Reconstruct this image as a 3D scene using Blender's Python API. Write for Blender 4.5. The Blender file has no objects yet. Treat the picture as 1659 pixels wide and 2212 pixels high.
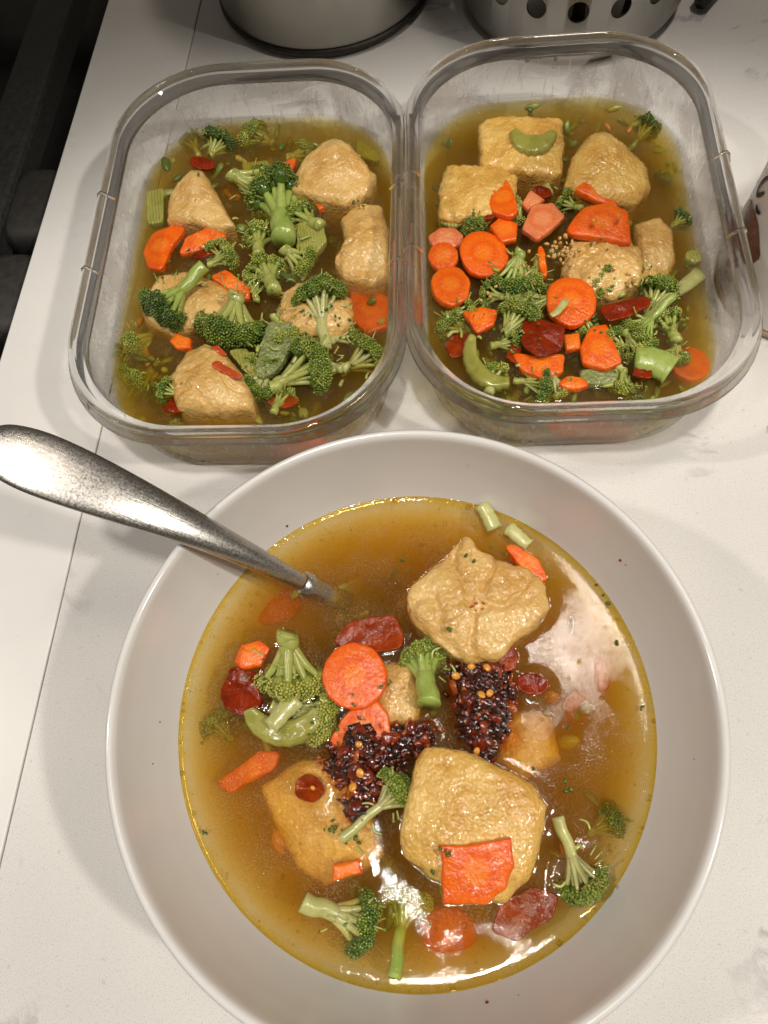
import bpy, math, random
import numpy as np
from mathutils import Vector, Matrix, noise, Euler
random.seed(7); RNG = np.random.default_rng(7)
S = bpy.context.scene
COL = S.collection

# ------------------------------------------------------------------ camera
F, TH, RO, H = 726.44, 1.189, -0.1917, 0.3325      # focal (px of 1024 high), pitch below horizon, roll, height
cam_d = bpy.data.cameras.new('camera'); cam = bpy.data.objects.new('camera', cam_d); COL.objects.link(cam)
cam_d.sensor_fit = 'VERTICAL'; cam_d.sensor_height = 24.0; cam_d.lens = F / 1024 * 24.0
cam_d.clip_start = 0.01; cam_d.clip_end = 50
cam.location = (0, 0, H)
cam.matrix_world = Matrix.Translation((0, 0, H)) @ Matrix.Rotation(math.pi/2 - TH, 4, 'X') @ Matrix.Rotation(RO, 4, 'Z')
S.camera = cam

# ------------------------------------------------------------------ world and lamps (recessed ceiling lights at night, plus an added reflection lamp)
W = bpy.data.worlds.new('World'); S.world = W; W.use_nodes = True
W.node_tree.nodes['Background'].inputs[0].default_value = (1.0, 0.85, 0.68, 1)
W.node_tree.nodes['Background'].inputs[1].default_value = 0.062
def spot(name, loc, target, power, cone, blend, rad, col):
    l = bpy.data.lights.new(name, 'SPOT'); l.energy = power; l.spot_size = math.radians(cone); l.spot_blend = blend
    l.shadow_soft_size = rad; l.color = col
    o = bpy.data.objects.new(name, l); COL.objects.link(o); o.location = loc
    o.rotation_euler = (Vector(target) - Vector(loc)).to_track_quat('-Z', 'Y').to_euler()
    return o
spot('ceiling_spot', (1.29, -0.62, 1.78), (0.05, -0.045, 0), 54, 23.8, 0.14, 0.055, (1.0, 0.93, 0.82))
spot('ceiling_spot', (-1.6, 0.43, 1.78), (0.00, -0.045, 0), 35, 22.0, 0.14, 0.055, (1.0, 0.92, 0.85))
spot('ceiling_spot', (0.0, -0.17, 1.95), (0.05, -0.045, 0), 41, 27.4, 0.14, 0.06, (1.0, 0.935, 0.84))
al = bpy.data.lights.new('reflection_lamp', 'AREA'); al.shape = 'RECTANGLE'; al.size = 0.17; al.size_y = 0.27; al.energy = 0.55; al.color = (1.0, 0.88, 0.76)  # added area lamp, sized and placed for the pale reflection in the bowl broth
al.spread = math.radians(60)
ao = bpy.data.objects.new('reflection_lamp', al); COL.objects.link(ao); ao.location = (0.42, 0.33, 1.78)
ao.rotation_euler = (0, 0, -0.35)
S.view_settings.view_transform = 'Standard'; S.view_settings.look = 'None'
S.view_settings.exposure = 0.56; S.view_settings.gamma = 1.0
S.render.engine = 'CYCLES'
c = S.cycles
c.use_denoising = True; c.max_bounces = 14; c.transparent_max_bounces = 40; c.transmission_bounces = 10
c.volume_bounces = 3; c.glossy_bounces = 5; c.diffuse_bounces = 4; c.use_adaptive_sampling = False
c.sample_clamp_indirect = 4.0; c.caustics_reflective = False; c.caustics_refractive = True

# ------------------------------------------------------------------ measuring helper: a place in the photo (1659 x 2212) at a known height
_c, _s, _cr, _sr = math.cos(TH), math.sin(TH), math.cos(RO), math.sin(RO)
def at(x, y, z=0.0):
    du, dv = x*0.46293 - 384, y*0.46293 - 512
    u = (du*_cr + dv*_sr)/F; v = (-du*_sr + dv*_cr)/F
    d = Vector((u, _c - v*_s, -_s - v*_c)); t = (z - H)/d.z
    return Vector((0, 0, H)) + d*t
def mpp(x, y, z): return (at(x+1, y, z) - at(x, y, z)).length

# ------------------------------------------------------------------ materials
def new_mat(name):
    m = bpy.data.materials.new(name); m.use_nodes = True
    nt = m.node_tree; return m, nt, nt.nodes, nt.links, nt.nodes['Principled BSDF']
def nd(nt, t, **kw):
    n = nt.nodes.new(t)
    for k, v in kw.items():
        if k.startswith('i_'):
            key = k[2:]; key = int(key) if key.isdigit() else key.replace('_', ' ')
            n.inputs[key].default_value = v
        else: setattr(n, k, v)
    return n
def ramp(nt, fac, stops):
    r = nt.nodes.new('ShaderNodeValToRGB'); e = r.color_ramp.elements
    while len(e) < len(stops): e.new(0.5)
    for i, (p, col) in enumerate(stops):
        e[i].position = p; e[i].color = (*col, 1) if len(col) == 3 else col
    nt.links.new(fac, r.inputs[0]); return r
def wet(nt, co, b, scale=260, w=0.7, strength=0.5):
    n = noise_tex(nt, co, scale, 2, 0.5); bp = bump(nt, n.outputs[0], strength, 0.0012, None)
    nt.links.new(bp.outputs[0], b.inputs['Coat Normal']); b.inputs['Coat Weight'].default_value = w; b.inputs['Coat Roughness'].default_value = 0.06; b.inputs['Coat IOR'].default_value = 1.45
def bump(nt, height, strength, dist, bsdf, prev=None):
    b = nt.nodes.new('ShaderNodeBump'); b.inputs['Strength'].default_value = strength; b.inputs['Distance'].default_value = dist
    nt.links.new(height, b.inputs['Height'])
    if prev: nt.links.new(prev.outputs[0], b.inputs['Normal'])
    if bsdf: nt.links.new(b.outputs[0], bsdf.inputs['Normal'])
    return b
def tc(nt, out='Object'):
    return nt.nodes.new('ShaderNodeTexCoord').outputs[out]
def noise_tex(nt, co, scale, detail=4, rough=0.5, dist=0):
    n = nd(nt, 'ShaderNodeTexNoise'); n.inputs['Scale'].default_value = scale; n.inputs['Detail'].default_value = detail
    n.inputs['Roughness'].default_value = rough; n.inputs['Distortion'].default_value = dist
    nt.links.new(co, n.inputs['Vector']); return n
def vor(nt, co, scale, feature='F1'):
    n = nd(nt, 'ShaderNodeTexVoronoi'); n.feature = feature; n.inputs['Scale'].default_value = scale
    nt.links.new(co, n.inputs['Vector']); return n
def mathn(nt, op, a, b=None, clamp=False):
    n = nt.nodes.new('ShaderNodeMath'); n.operation = op; n.use_clamp = clamp
    for i, v in enumerate((a, b)):
        if v is None: continue
        if isinstance(v, (int, float)): n.inputs[i].default_value = v
        else: nt.links.new(v, n.inputs[i])
    return n.outputs[0]
def mixc(nt, fac, a, b, mode='MIX'):
    n = nt.nodes.new('ShaderNodeMix'); n.data_type = 'RGBA'; n.blend_type = mode
    if isinstance(fac, (int, float)): n.inputs[0].default_value = fac
    else: nt.links.new(fac, n.inputs[0])
    for i, v in ((6, a), (7, b)):
        if isinstance(v, tuple): n.inputs[i].default_value = (*v, 1)
        else: nt.links.new(v, n.inputs[i])
    return n.outputs[2]

def mat_quartz():
    m, nt, N, L, b = new_mat('quartz'); co = tc(nt)
    sp = noise_tex(nt, co, 1700, 2, 0.6); rs = ramp(nt, sp.outputs[0], [(0.34, (0.60, 0.58, 0.56)), (0.45, (0.78, 0.77, 0.745))])
    sp2 = noise_tex(nt, co, 330, 2, 0.5); r2 = ramp(nt, sp2.outputs[0], [(0.24, (0.84, 0.83, 0.82)), (0.34, (1, 1, 1))])
    mu = mixc(nt, 1.0, rs.outputs[0], r2.outputs[0], 'MULTIPLY')
    # sparse grey violet veins
    w = noise_tex(nt, co, 5.5, 6, 0.62, 1.2)
    a = mathn(nt, 'ABSOLUTE', mathn(nt, 'SUBTRACT', w.outputs[0], 0.5))
    line = ramp(nt, a, [(0.0, (1, 1, 1)), (0.022, (0, 0, 0))])
    gate = noise_tex(nt, co, 11, 3); g2 = ramp(nt, gate.outputs[0], [(0.50, (0, 0, 0)), (0.60, (1, 1, 1))])
    v = mathn(nt, 'MULTIPLY', line.outputs[0], g2.outputs[0])
    v = mathn(nt, 'MULTIPLY', v, 0.75)
    cl = noise_tex(nt, co, 9, 3); rc = ramp(nt, cl.outputs[0], [(0.35, (0.92, 0.92, 0.93)), (0.65, (1, 1, 1))])
    base = mixc(nt, v, mixc(nt, 1.0, mu, rc.outputs[0], 'MULTIPLY'), (0.36, 0.33, 0.36))
    L.new(base, b.inputs['Base Color']); b.inputs['Roughness'].default_value = 0.30
    bump(nt, sp.outputs[0], 0.05, 0.0003, b)
    return m
def mat_plain(name, col, rough, metal=0.0, spec=0.5, coat=0.0, nscale=0, namp=0.1):
    m, nt, N, L, b = new_mat(name); b.inputs['Base Color'].default_value = (*col, 1); b.inputs['Roughness'].default_value = rough
    b.inputs['Metallic'].default_value = metal; b.inputs['Specular IOR Level'].default_value = spec; b.inputs['Coat Weight'].default_value = coat
    if nscale:
        n = noise_tex(nt, tc(nt), nscale, 4); d = tuple(x*(1-namp) for x in col); u = tuple(min(1, x*(1+namp)) for x in col)
        L.new(ramp(nt, n.outputs[0], [(0.3, d), (0.7, u)]).outputs[0], b.inputs['Base Color'])
        r = ramp(nt, n.outputs[0], [(0.3, (rough*0.8,)*3), (0.7, (min(1, rough*1.2),)*3)]); L.new(r.outputs[0], b.inputs['Roughness'])
    return m
def mat_porcelain():
    m, nt, N, L, b = new_mat('porcelain'); co = tc(nt)
    n = noise_tex(nt, co, 40, 3)
    L.new(ramp(nt, n.outputs[0], [(0.3, (0.74, 0.735, 0.72)), (0.7, (0.77, 0.765, 0.75))]).outputs[0], b.inputs['Base Color'])
    n2 = noise_tex(nt, co, 25, 5); L.new(ramp(nt, n2.outputs[0], [(0.35, (0.10,)*3), (0.7, (0.17,)*3)]).outputs[0], b.inputs['Roughness'])
    return m
def mat_steel_spoon():
    m, nt, N, L, b = new_mat('worn_steel'); co = tc(nt)
    b.inputs['Metallic'].default_value = 1.0
    mp = nd(nt, 'ShaderNodeMapping'); mp.inputs['Scale'].default_value = (60, 1400, 200); L.new(co, mp.inputs['Vector'])
    s1 = noise_tex(nt, mp.outputs[0], 1.0, 4, 0.7)
    s2 = noise_tex(nt, co, 1100, 3, 0.7)
    s3 = noise_tex(nt, co, 160, 4, 0.6)
    L.new(ramp(nt, s3.outputs[0], [(0.3, (0.50, 0.485, 0.46)), (0.7, (0.62, 0.605, 0.575))]).outputs[0], b.inputs['Base Color'])
    L.new(ramp(nt, s2.outputs[0], [(0.3, (0.20,)*3), (0.75, (0.40,)*3)]).outputs[0], b.inputs['Roughness'])
    b1 = bump(nt, s1.outputs[0], 0.18, 0.0004, None); bump(nt, s2.outputs[0], 0.05, 0.0004, b, b1)
    return m
def mat_brushed(name, col, rough):
    m, nt, N, L, b = new_mat(name); co = tc(nt); b.inputs['Metallic'].default_value = 1.0
    mp = nd(nt, 'ShaderNodeMapping'); mp.inputs['Scale'].default_value = (30, 30, 1200); L.new(co, mp.inputs['Vector'])
    s = noise_tex(nt, mp.outputs[0], 1.0, 3); s2 = noise_tex(nt, co, 22, 3)
    L.new(ramp(nt, s2.outputs[0], [(0.3, tuple(x*0.8 for x in col)), (0.7, col)]).outputs[0], b.inputs['Base Color'])
    b.inputs['Roughness'].default_value = rough; b.inputs['Anisotropic'].default_value = 0.6
    bump(nt, s.outputs[0], 0.12, 0.0004, b); return m
def mat_clear_wall():
    m, nt, N, L, b = new_mat('clear_plastic'); N.remove(b); co = tc(nt); out = N['Material Output']
    fr = nd(nt, 'ShaderNodeFresnel'); fr.inputs[0].default_value = 1.5
    geo = nd(nt, 'ShaderNodeNewGeometry'); front = mathn(nt, 'SUBTRACT', 1.0, geo.outputs['Backfacing'])
    fac = mathn(nt, 'MULTIPLY', fr.outputs[0], front)
    tr = nd(nt, 'ShaderNodeBsdfTransparent'); tr.inputs[0].default_value = (0.975, 0.975, 0.97, 1)
    gl = nd(nt, 'ShaderNodeBsdfGlossy'); gl.inputs['Roughness'].default_value = 0.04
    mx = nd(nt, 'ShaderNodeMixShader'); L.new(fac, mx.inputs[0]); L.new(tr.outputs[0], mx.inputs[1]); L.new(gl.outputs[0], mx.inputs[2])
    # steam film: patches wiped clear by drops and streaks
    df = nd(nt, 'ShaderNodeBsdfTranslucent'); df.inputs[0].default_value = (0.80, 0.76, 0.73, 1)
    d2 = nd(nt, 'ShaderNodeBsdfDiffuse'); d2.inputs[0].default_value = (0.80, 0.76, 0.73, 1)
    md = nd(nt, 'ShaderNodeMixShader'); md.inputs[0].default_value = 0.5; L.new(df.outputs[0], md.inputs[1]); L.new(d2.outputs[0], md.inputs[2])
    n1 = noise_tex(nt, co, 28, 5, 0.6, 0.6); r1 = ramp(nt, n1.outputs[0], [(0.44, (0.01,)*3), (0.54, (0.36,)*3)])
    vo = vor(nt, co, 150); r2 = ramp(nt, vo.outputs[0], [(0.16, (0,)*3), (0.2, (1,)*3)])
    mp = nd(nt, 'ShaderNodeMapping'); mp.inputs['Scale'].default_value = (420, 90, 60); mp.inputs['Rotation'].default_value = (0, 0.5, 0.4); L.new(co, mp.inputs['Vector'])
    n3 = noise_tex(nt, mp.outputs[0], 1.0, 2); r3 = ramp(nt, n3.outputs[0], [(0.62, (0,)*3), (0.68, (0.22,)*3)])
    film = mathn(nt, 'ADD', mathn(nt, 'MULTIPLY', r1.outputs[0], r2.outputs[0]), r3.outputs[0], True)
    mf = nd(nt, 'ShaderNodeMixShader'); L.new(film, mf.inputs[0]); L.new(mx.outputs[0], mf.inputs[1]); L.new(md.outputs[0], mf.inputs[2])
    L.new(mf.outputs[0], out.inputs['Surface']); return m
def mat_rim_glass():
    m, nt, N, L, b = new_mat('clear_rim'); N.remove(b); out = N['Material Output']
    g = nd(nt, 'ShaderNodeBsdfGlass'); g.inputs['IOR'].default_value = 1.5; g.inputs['Roughness'].default_value = 0.01; g.inputs[0].default_value = (1, 1, 1, 1)
    fr = nd(nt, 'ShaderNodeFresnel'); fr.inputs[0].default_value = 1.5
    geo = nd(nt, 'ShaderNodeNewGeometry'); fac = mathn(nt, 'MULTIPLY', fr.outputs[0], mathn(nt, 'SUBTRACT', 1.0, geo.outputs['Backfacing']))
    t = nd(nt, 'ShaderNodeBsdfTransparent'); t.inputs[0].default_value = (0.99, 0.99, 0.985, 1)
    gl = nd(nt, 'ShaderNodeBsdfGlossy'); gl.inputs['Roughness'].default_value = 0.03
    th = nd(nt, 'ShaderNodeMixShader'); L.new(fac, th.inputs[0]); L.new(t.outputs[0], th.inputs[1]); L.new(gl.outputs[0], th.inputs[2])
    mx = nd(nt, 'ShaderNodeMixShader'); mx.inputs[0].default_value = 0.15
    L.new(g.outputs[0], mx.inputs[1]); L.new(th.outputs[0], mx.inputs[2]); L.new(mx.outputs[0], out.inputs['Surface']); return m
def mat_broth(name, scat, sc_col, absd, ab_col, glint=0.10, film=0.13):
    m, nt, N, L, b = new_mat(name); N.remove(b); co = tc(nt); out = N['Material Output']
    fr = nd(nt, 'ShaderNodeFresnel'); fr.inputs[0].default_value = 1.36
    geo = nd(nt, 'ShaderNodeNewGeometry'); front = mathn(nt, 'SUBTRACT', 1.0, geo.outputs['Backfacing'])
    # a film of tiny oil drops: fine relief and a slightly stronger sheen
    n1 = noise_tex(nt, co, 1500, 2, 0.6); v1 = vor(nt, co, 900); n2 = noise_tex(nt, co, 60, 3)
    patch = ramp(nt, n2.outputs[0], [(0.40, (0.10,)*3), (0.60, (1,)*3)])
    oil = mathn(nt, 'MULTIPLY', ramp(nt, n1.outputs[0], [(0.48, (0,)*3), (0.64, (1,)*3)]).outputs[0], patch.outputs[0])
    fac = mathn(nt, 'MULTIPLY', mathn(nt, 'ADD', fr.outputs[0], mathn(nt, 'MULTIPLY', oil, 0.10)), front, True)
    tr = nd(nt, 'ShaderNodeBsdfTransparent')
    gl = nd(nt, 'ShaderNodeBsdfGlossy'); gl.inputs['Roughness'].default_value = 0.03
    hh = mathn(nt, 'ADD', mathn(nt, 'MULTIPLY', n1.outputs[0], patch.outputs[0]), mathn(nt, 'MULTIPLY', n2.outputs[0], 0.12))
    bp = bump(nt, hh, glint, 0.0006, None); L.new(bp.outputs[0], gl.inputs['Normal'])
    mx = nd(nt, 'ShaderNodeMixShader'); L.new(fac, mx.inputs[0]); L.new(tr.outputs[0], mx.inputs[1]); L.new(gl.outputs[0], mx.inputs[2])
    fd = nd(nt, 'ShaderNodeBsdfDiffuse'); fd.inputs[0].default_value = (0.74, 0.66, 0.52, 1)  # pale grain: fat drops with their grey sheen painted into the colour
    mo = nd(nt, 'ShaderNodeMixShader'); L.new(mathn(nt, 'MULTIPLY', mathn(nt, 'MULTIPLY', oil, film), front), mo.inputs[0]); L.new(mx.outputs[0], mo.inputs[1]); L.new(fd.outputs[0], mo.inputs[2])
    L.new(mo.outputs[0], out.inputs['Surface'])
    vs = nd(nt, 'ShaderNodeVolumeScatter'); vs.inputs['Color'].default_value = (*sc_col, 1); vs.inputs['Density'].default_value = scat; vs.inputs['Anisotropy'].default_value = 0.5
    va = nd(nt, 'ShaderNodeVolumeAbsorption'); va.inputs['Color'].default_value = (*ab_col, 1); va.inputs['Density'].default_value = absd
    ad = nd(nt, 'ShaderNodeAddShader'); L.new(vs.outputs[0], ad.inputs[0]); L.new(va.outputs[0], ad.inputs[1]); L.new(ad.outputs[0], out.inputs['Volume'])
    return m
def food(name, stops, nscale, rough=0.34, sss=0.25, rad=(1, .5, .2), bscale=500, bstr=0.4, bdist=0.0008, voro=False, spec=0.5, rvar=0.12, wetp=(400, 0.65, 0.55), blotch=False):
    m, nt, N, L, b = new_mat(name); co = tc(nt)
    n = noise_tex(nt, co, nscale, 5, 0.6)
    bc = ramp(nt, n.outputs[0], stops).outputs[0]
    if blotch:
        nb_ = noise_tex(nt, co, 26, 4, 0.6, 0.5); n3_ = noise_tex(nt, co, 230, 3, 0.6)
        bc = mixc(nt, 1.0, bc, ramp(nt, nb_.outputs[0], [(0.32, (0.90, 0.80, 0.66)), (0.50, (1, 1, 1)), (0.72, (1.10, 1.13, 1.18))]).outputs[0], 'MULTIPLY')
        bc = mixc(nt, 1.0, bc, ramp(nt, n3_.outputs[0], [(0.30, (0.88, 0.80, 0.68)), (0.46, (1, 1, 1))]).outputs[0], 'MULTIPLY')
    L.new(bc, b.inputs['Base Color'])
    b.inputs['Subsurface Weight'].default_value = sss; b.inputs['Subsurface Radius'].default_value = rad; b.inputs['Subsurface Scale'].default_value = 0.002
    b.inputs['Specular IOR Level'].default_value = spec
    n2 = noise_tex(nt, co, bscale, 3, 0.6)
    L.new(ramp(nt, n2.outputs[0], [(0.3, (max(0.05, rough-rvar),)*3), (0.7, (rough+rvar,)*3)]).outputs[0], b.inputs['Roughness'])
    wet(nt, co, b, *wetp)
    pb = bump(nt, n2.outputs[0], bstr, bdist, None if voro else b)
    if voro:
        v = vor(nt, co, voro); bump(nt, v.outputs[0], bstr*0.8, bdist*1.3, b, pb)
    return m
def mat_carrot(name, c0, c1, core):
    m, nt, N, L, b = new_mat(name); co = tc(nt)
    sx = nd(nt, 'ShaderNodeSeparateXYZ'); L.new(co, sx.inputs[0])
    r = mathn(nt, 'SQRT', mathn(nt, 'ADD', mathn(nt, 'MULTIPLY', sx.outputs[0], sx.outputs[0]), mathn(nt, 'MULTIPLY', sx.outputs[1], sx.outputs[1])))
    n = noise_tex(nt, co, 260, 4, 0.6)
    rr = mathn(nt, 'ADD', mathn(nt, 'MULTIPLY', r, 70.0), mathn(nt, 'MULTIPLY', n.outputs[0], 0.16))
    rings = ramp(nt, rr, [(0.0, core), (0.30, core), (0.40, c1), (0.50, c0), (0.72, c1), (1.0, c0)])
    an = mathn(nt, 'ARCTAN2', sx.outputs[1], sx.outputs[0]); cmb = nd(nt, 'ShaderNodeCombineXYZ')
    L.new(mathn(nt, 'MULTIPLY', an, 9.0), cmb.inputs[0]); L.new(mathn(nt, 'MULTIPLY', r, 60.0), cmb.inputs[1])
    ray = noise_tex(nt, cmb.outputs[0], 1.4, 3)
    col = mixc(nt, 0.18, rings.outputs[0], ramp(nt, ray.outputs[0], [(0.3, c0), (0.7, c1)]).outputs[0])
    L.new(col, b.inputs['Base Color'])
    b.inputs['Subsurface Weight'].default_value = 0.5; b.inputs['Subsurface Radius'].default_value = (1, .30, .06); b.inputs['Subsurface Scale'].default_value = 0.002
    n2 = noise_tex(nt, co, 600, 3); L.new(ramp(nt, n2.outputs[0], [(0.3, (0.12,)*3), (0.7, (0.42,)*3)]).outputs[0], b.inputs['Roughness'])
    wet(nt, co, b, 520, 0.40, 0.55)
    b1 = bump(nt, ray.outputs[0], 0.22, 0.0006, None); bump(nt, n2.outputs[0], 0.6, 0.0008, b, b1)
    return m
def mat_attr(name, stops, rough, bscale=900, spec=0.5, sss=0.15):
    m, nt, N, L, b = new_mat(name); a = nd(nt, 'ShaderNodeAttribute'); a.attribute_name = 'tone'; co = tc(nt)
    n = noise_tex(nt, co, 500, 3)
    f = mathn(nt, 'ADD', a.outputs['Fac'], mathn(nt, 'MULTIPLY', mathn(nt, 'SUBTRACT', n.outputs[0], 0.5), 0.35), True)
    L.new(ramp(nt, f, stops).outputs[0], b.inputs['Base Color']); b.inputs['Roughness'].default_value = rough
    b.inputs['Specular IOR Level'].default_value = spec
    b.inputs['Subsurface Weight'].default_value = sss; b.inputs['Subsurface Radius'].default_value = (.6, 1, .2); b.inputs['Subsurface Scale'].default_value = 0.0015
    wet(nt, co, b, 500, 0.8, 0.7)
    n2 = noise_tex(nt, co, bscale, 2); bump(nt, n2.outputs[0], 0.3, 0.0005, b)
    return m

M = {}
M['quartz'] = mat_quartz()
M['strip'] = mat_plain('white_solid_surface', (0.80, 0.80, 0.78), 0.32, nscale=30, namp=0.02)
M['black'] = mat_plain('black_enamel', (0.006, 0.006, 0.0065), 0.35, nscale=60, namp=0.3)
M['iron'] = mat_plain('dark_cast_iron', (0.030, 0.030, 0.029), 0.55, nscale=300, namp=0.35)
M['rubber'] = mat_plain('grey_rubber', (0.03, 0.029, 0.027), 0.6, nscale=200, namp=0.2)
M['porcelain'] = mat_porcelain()
M['spoon'] = mat_steel_spoon()
M['pot'] = mat_brushed('brushed_steel', (0.36, 0.345, 0.31), 0.32)
M['holder'] = mat_brushed('satin_steel', (0.34, 0.33, 0.31), 0.38)
M['base'] = mat_plain('dark_pot_base', (0.04, 0.037, 0.032), 0.45, 0.7, nscale=80, namp=0.3)
M['wood'] = mat_plain('wood', (0.35, 0.22, 0.11), 0.55, nscale=120, namp=0.3)
M['redplastic'] = mat_plain('dark_red_plastic', (0.09, 0.012, 0.012), 0.4, nscale=80, namp=0.2)
M['clear'] = mat_clear_wall(); M['rim'] = mat_rim_glass()
M['broth'] = mat_broth('broth_bowl', 75, (1.0, 0.74, 0.16), 150, (0.945, 0.745, 0.03))
M['broth_c'] = mat_broth('broth_container', 55, (1.0, 0.78, 0.20), 165, (0.885, 0.755, 0.06), 0.10, 0.08)
M['tofu'] = food('fried_tofu', [(0.28, (0.52, 0.295, 0.075)), (0.48, (0.68, 0.425, 0.135)), (0.70, (0.78, 0.545, 0.22))], 48, 0.28, 0.2, (1, .7, .4), 480, 0.38, 0.0012, 560, blotch=True)
M['tofu_gold'] = food('golden_tofu', [(0.28, (0.56, 0.305, 0.055)), (0.48, (0.71, 0.435, 0.105)), (0.70, (0.79, 0.545, 0.170))], 48, 0.28, 0.2, (1, .7, .35), 480, 0.38, 0.0012, 560, blotch=True)
M['carrot'] = mat_carrot('carrot', (0.80, 0.110, 0.003), (0.87, 0.17, 0.005), (0.90, 0.23, 0.014))
M['carrot_pink'] = mat_carrot('carrot_dull', (0.70, 0.17, 0.05), (0.78, 0.25, 0.10), (0.80, 0.30, 0.13))
M['crown'] = mat_attr('broccoli_buds', [(0.0, (0.020, 0.055, 0.010)), (0.30, (0.068, 0.140, 0.015)), (0.62, (0.22, 0.29, 0.030)), (1.0, (0.46, 0.46, 0.09))], 0.28)
M['stem'] = food('broccoli_stem', [(0.3, (0.32, 0.365, 0.07)), (0.7, (0.47, 0.49, 0.15))], 150, 0.28, 0.35, (.5, 1, .2), 350, 0.25, 0.0006)
M['stem_pale'] = food('pale_stem', [(0.3, (0.42, 0.43, 0.14)), (0.7, (0.58, 0.57, 0.25))], 150, 0.28, 0.35, (.6, 1, .3), 350, 0.25, 0.0006)
M['stem_bright'] = food('bright_stem', [(0.3, (0.28, 0.38, 0.06)), (0.7, (0.42, 0.51, 0.14))], 150, 0.28, 0.35, (.4, 1, .2), 350, 0.25, 0.0006)
M['celery'] = food('celery', [(0.3, (0.27, 0.265, 0.04)), (0.7, (0.42, 0.40, 0.10))], 90, 0.25, 0.5, (.6, 1, .2), 260, 0.3, 0.0006)
def ribs(m):
    nt = m.node_tree; b = nt.nodes['Principled BSDF']; co = tc(nt)
    wv = nd(nt, 'ShaderNodeTexWave'); wv.inputs['Scale'].default_value = 190; wv.inputs['Distortion'].default_value = 1.5; wv.inputs['Detail'].default_value = 2; nt.links.new(co, wv.inputs['Vector'])
    old = b.inputs['Base Color'].links[0].from_socket
    nt.links.new(mixc(nt, ramp(nt, wv.outputs[0], [(0.3, (0,)*3), (0.8, (0.45,)*3)]).outputs[0], old, (0.44, 0.45, 0.14)), b.inputs['Base Color'])
    pn = b.inputs['Normal'].links[0].from_node; bump(nt, wv.outputs[0], 0.5, 0.0007, b, pn)
M['celery_plain'] = M['celery'].copy(); ribs(M['celery'])
M['celery_grey'] = food('soft_celery', [(0.3, (0.17, 0.21, 0.06)), (0.7, (0.30, 0.33, 0.12))], 130, 0.22, 0.4, (.6, 1, .3), 420, 0.7, 0.0010, 520)
M['chili'] = food('red_chili', [(0.3, (0.12, 0.010, 0.001)), (0.7, (0.30, 0.026, 0.002))], 120, 0.22, 0.1, (1, .2, .1), 500, 0.4, 0.0008, wetp=(500, 0.10, 0.4), spec=0.28)
M['chili_rust'] = food('soaked_chili', [(0.3, (0.17, 0.016, 0.001)), (0.7, (0.36, 0.05, 0.003))], 120, 0.22, 0.15, (1, .2, .1), 500, 0.5, 0.0008, wetp=(500, 0.10, 0.4), spec=0.28)
M['chili_flake'] = food('orange_red_flake', [(0.3, (0.40, 0.045, 0.010)), (0.7, (0.55, 0.09, 0.015))], 200, 0.22, 0.1)
M['crisp'] = mat_attr('chili_crisp', [(0.0, (0.014, 0.004, 0.002)), (0.35, (0.065, 0.009, 0.003)), (0.7, (0.20, 0.020, 0.004)), (1.0, (0.46, 0.11, 0.015))], 0.16, 700, 0.7, 0.05)
m, nt, N, L, b = new_mat('chili_oil'); N.remove(b); out = N['Material Output']
at_ = nd(nt, 'ShaderNodeAttribute'); at_.attribute_name = 'tone'; n1 = noise_tex(nt, tc(nt), 260, 3)
tr = nd(nt, 'ShaderNodeBsdfTransparent'); L.new(ramp(nt, mathn(nt, 'MULTIPLY', at_.outputs['Fac'], mathn(nt, 'ADD', n1.outputs[0], 0.5)), [(0.0, (1, 1, 1)), (0.45, (1.0, 0.66, 0.40)), (0.9, (0.85, 0.30, 0.12))]).outputs[0], tr.inputs[0])
L.new(tr.outputs[0], out.inputs['Surface']); M['chili_oil'] = m
M['scraps'] = mat_attr('soft_green_scraps', [(0.0, (0.05, 0.10, 0.012)), (0.4, (0.17, 0.21, 0.03)), (0.8, (0.34, 0.36, 0.08)), (1.0, (0.62, 0.22, 0.02))], 0.3)
M['seed'] = food('chili_seed', [(0.3, (0.62, 0.22, 0.015)), (0.7, (0.78, 0.40, 0.05))], 300, 0.22, 0.2)
M['garlic'] = food('chopped_garlic', [(0.3, (0.50, 0.30, 0.08)), (0.7, (0.68, 0.46, 0.18))], 300, 0.3, 0.3)
M['label'] = mat_plain('white_label', (0.74, 0.72, 0.70), 0.38, nscale=50, namp=0.03)
M['ink'] = mat_plain('black_ink', (0.02, 0.015, 0.012), 0.45)
M['print_brown'] = food('brown_print', [(0.32, (0.07, 0.018, 0.010)), (0.55, (0.16, 0.05, 0.025)), (0.72, (0.34, 0.15, 0.08))], 160, 0.4, 0.0)
M['print_grey'] = mat_plain('grey_print', (0.30, 0.31, 0.33), 0.45)
M['print_tan'] = mat_plain('tan_print', (0.42, 0.30, 0.20), 0.45, nscale=150, namp=0.3)

# ------------------------------------------------------------------ mesh helpers
def obj(name, verts, faces, mat, parent=None, loc=None, smooth=True, tone=None):
    me = bpy.data.meshes.new(name); me.from_pydata([tuple(v) for v in verts], [], faces); me.validate(); me.update()
    if smooth: me.polygons.foreach_set('use_smooth', [True]*len(me.polygons))
    if tone is not None:
        a = me.attributes.new('tone', 'FLOAT', 'POINT'); a.data.foreach_set('value', tone)
    me.materials.append(M[mat] if isinstance(mat, str) else mat)
    o = bpy.data.objects.new(name, me); COL.objects.link(o)
    if loc is not None: o.location = loc
    if parent: o.parent = parent
    return o
def tag(o, label=None, cat=None, group=None, kind=None):
    if label: o['label'] = label
    if cat: o['category'] = cat
    if group: o['group'] = group
    if kind: o['kind'] = kind
    return o
def empty(name, loc=(0, 0, 0)):
    o = bpy.data.objects.new(name, None); o.empty_display_size = 0.01; COL.objects.link(o); o.location = loc; return o
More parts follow.
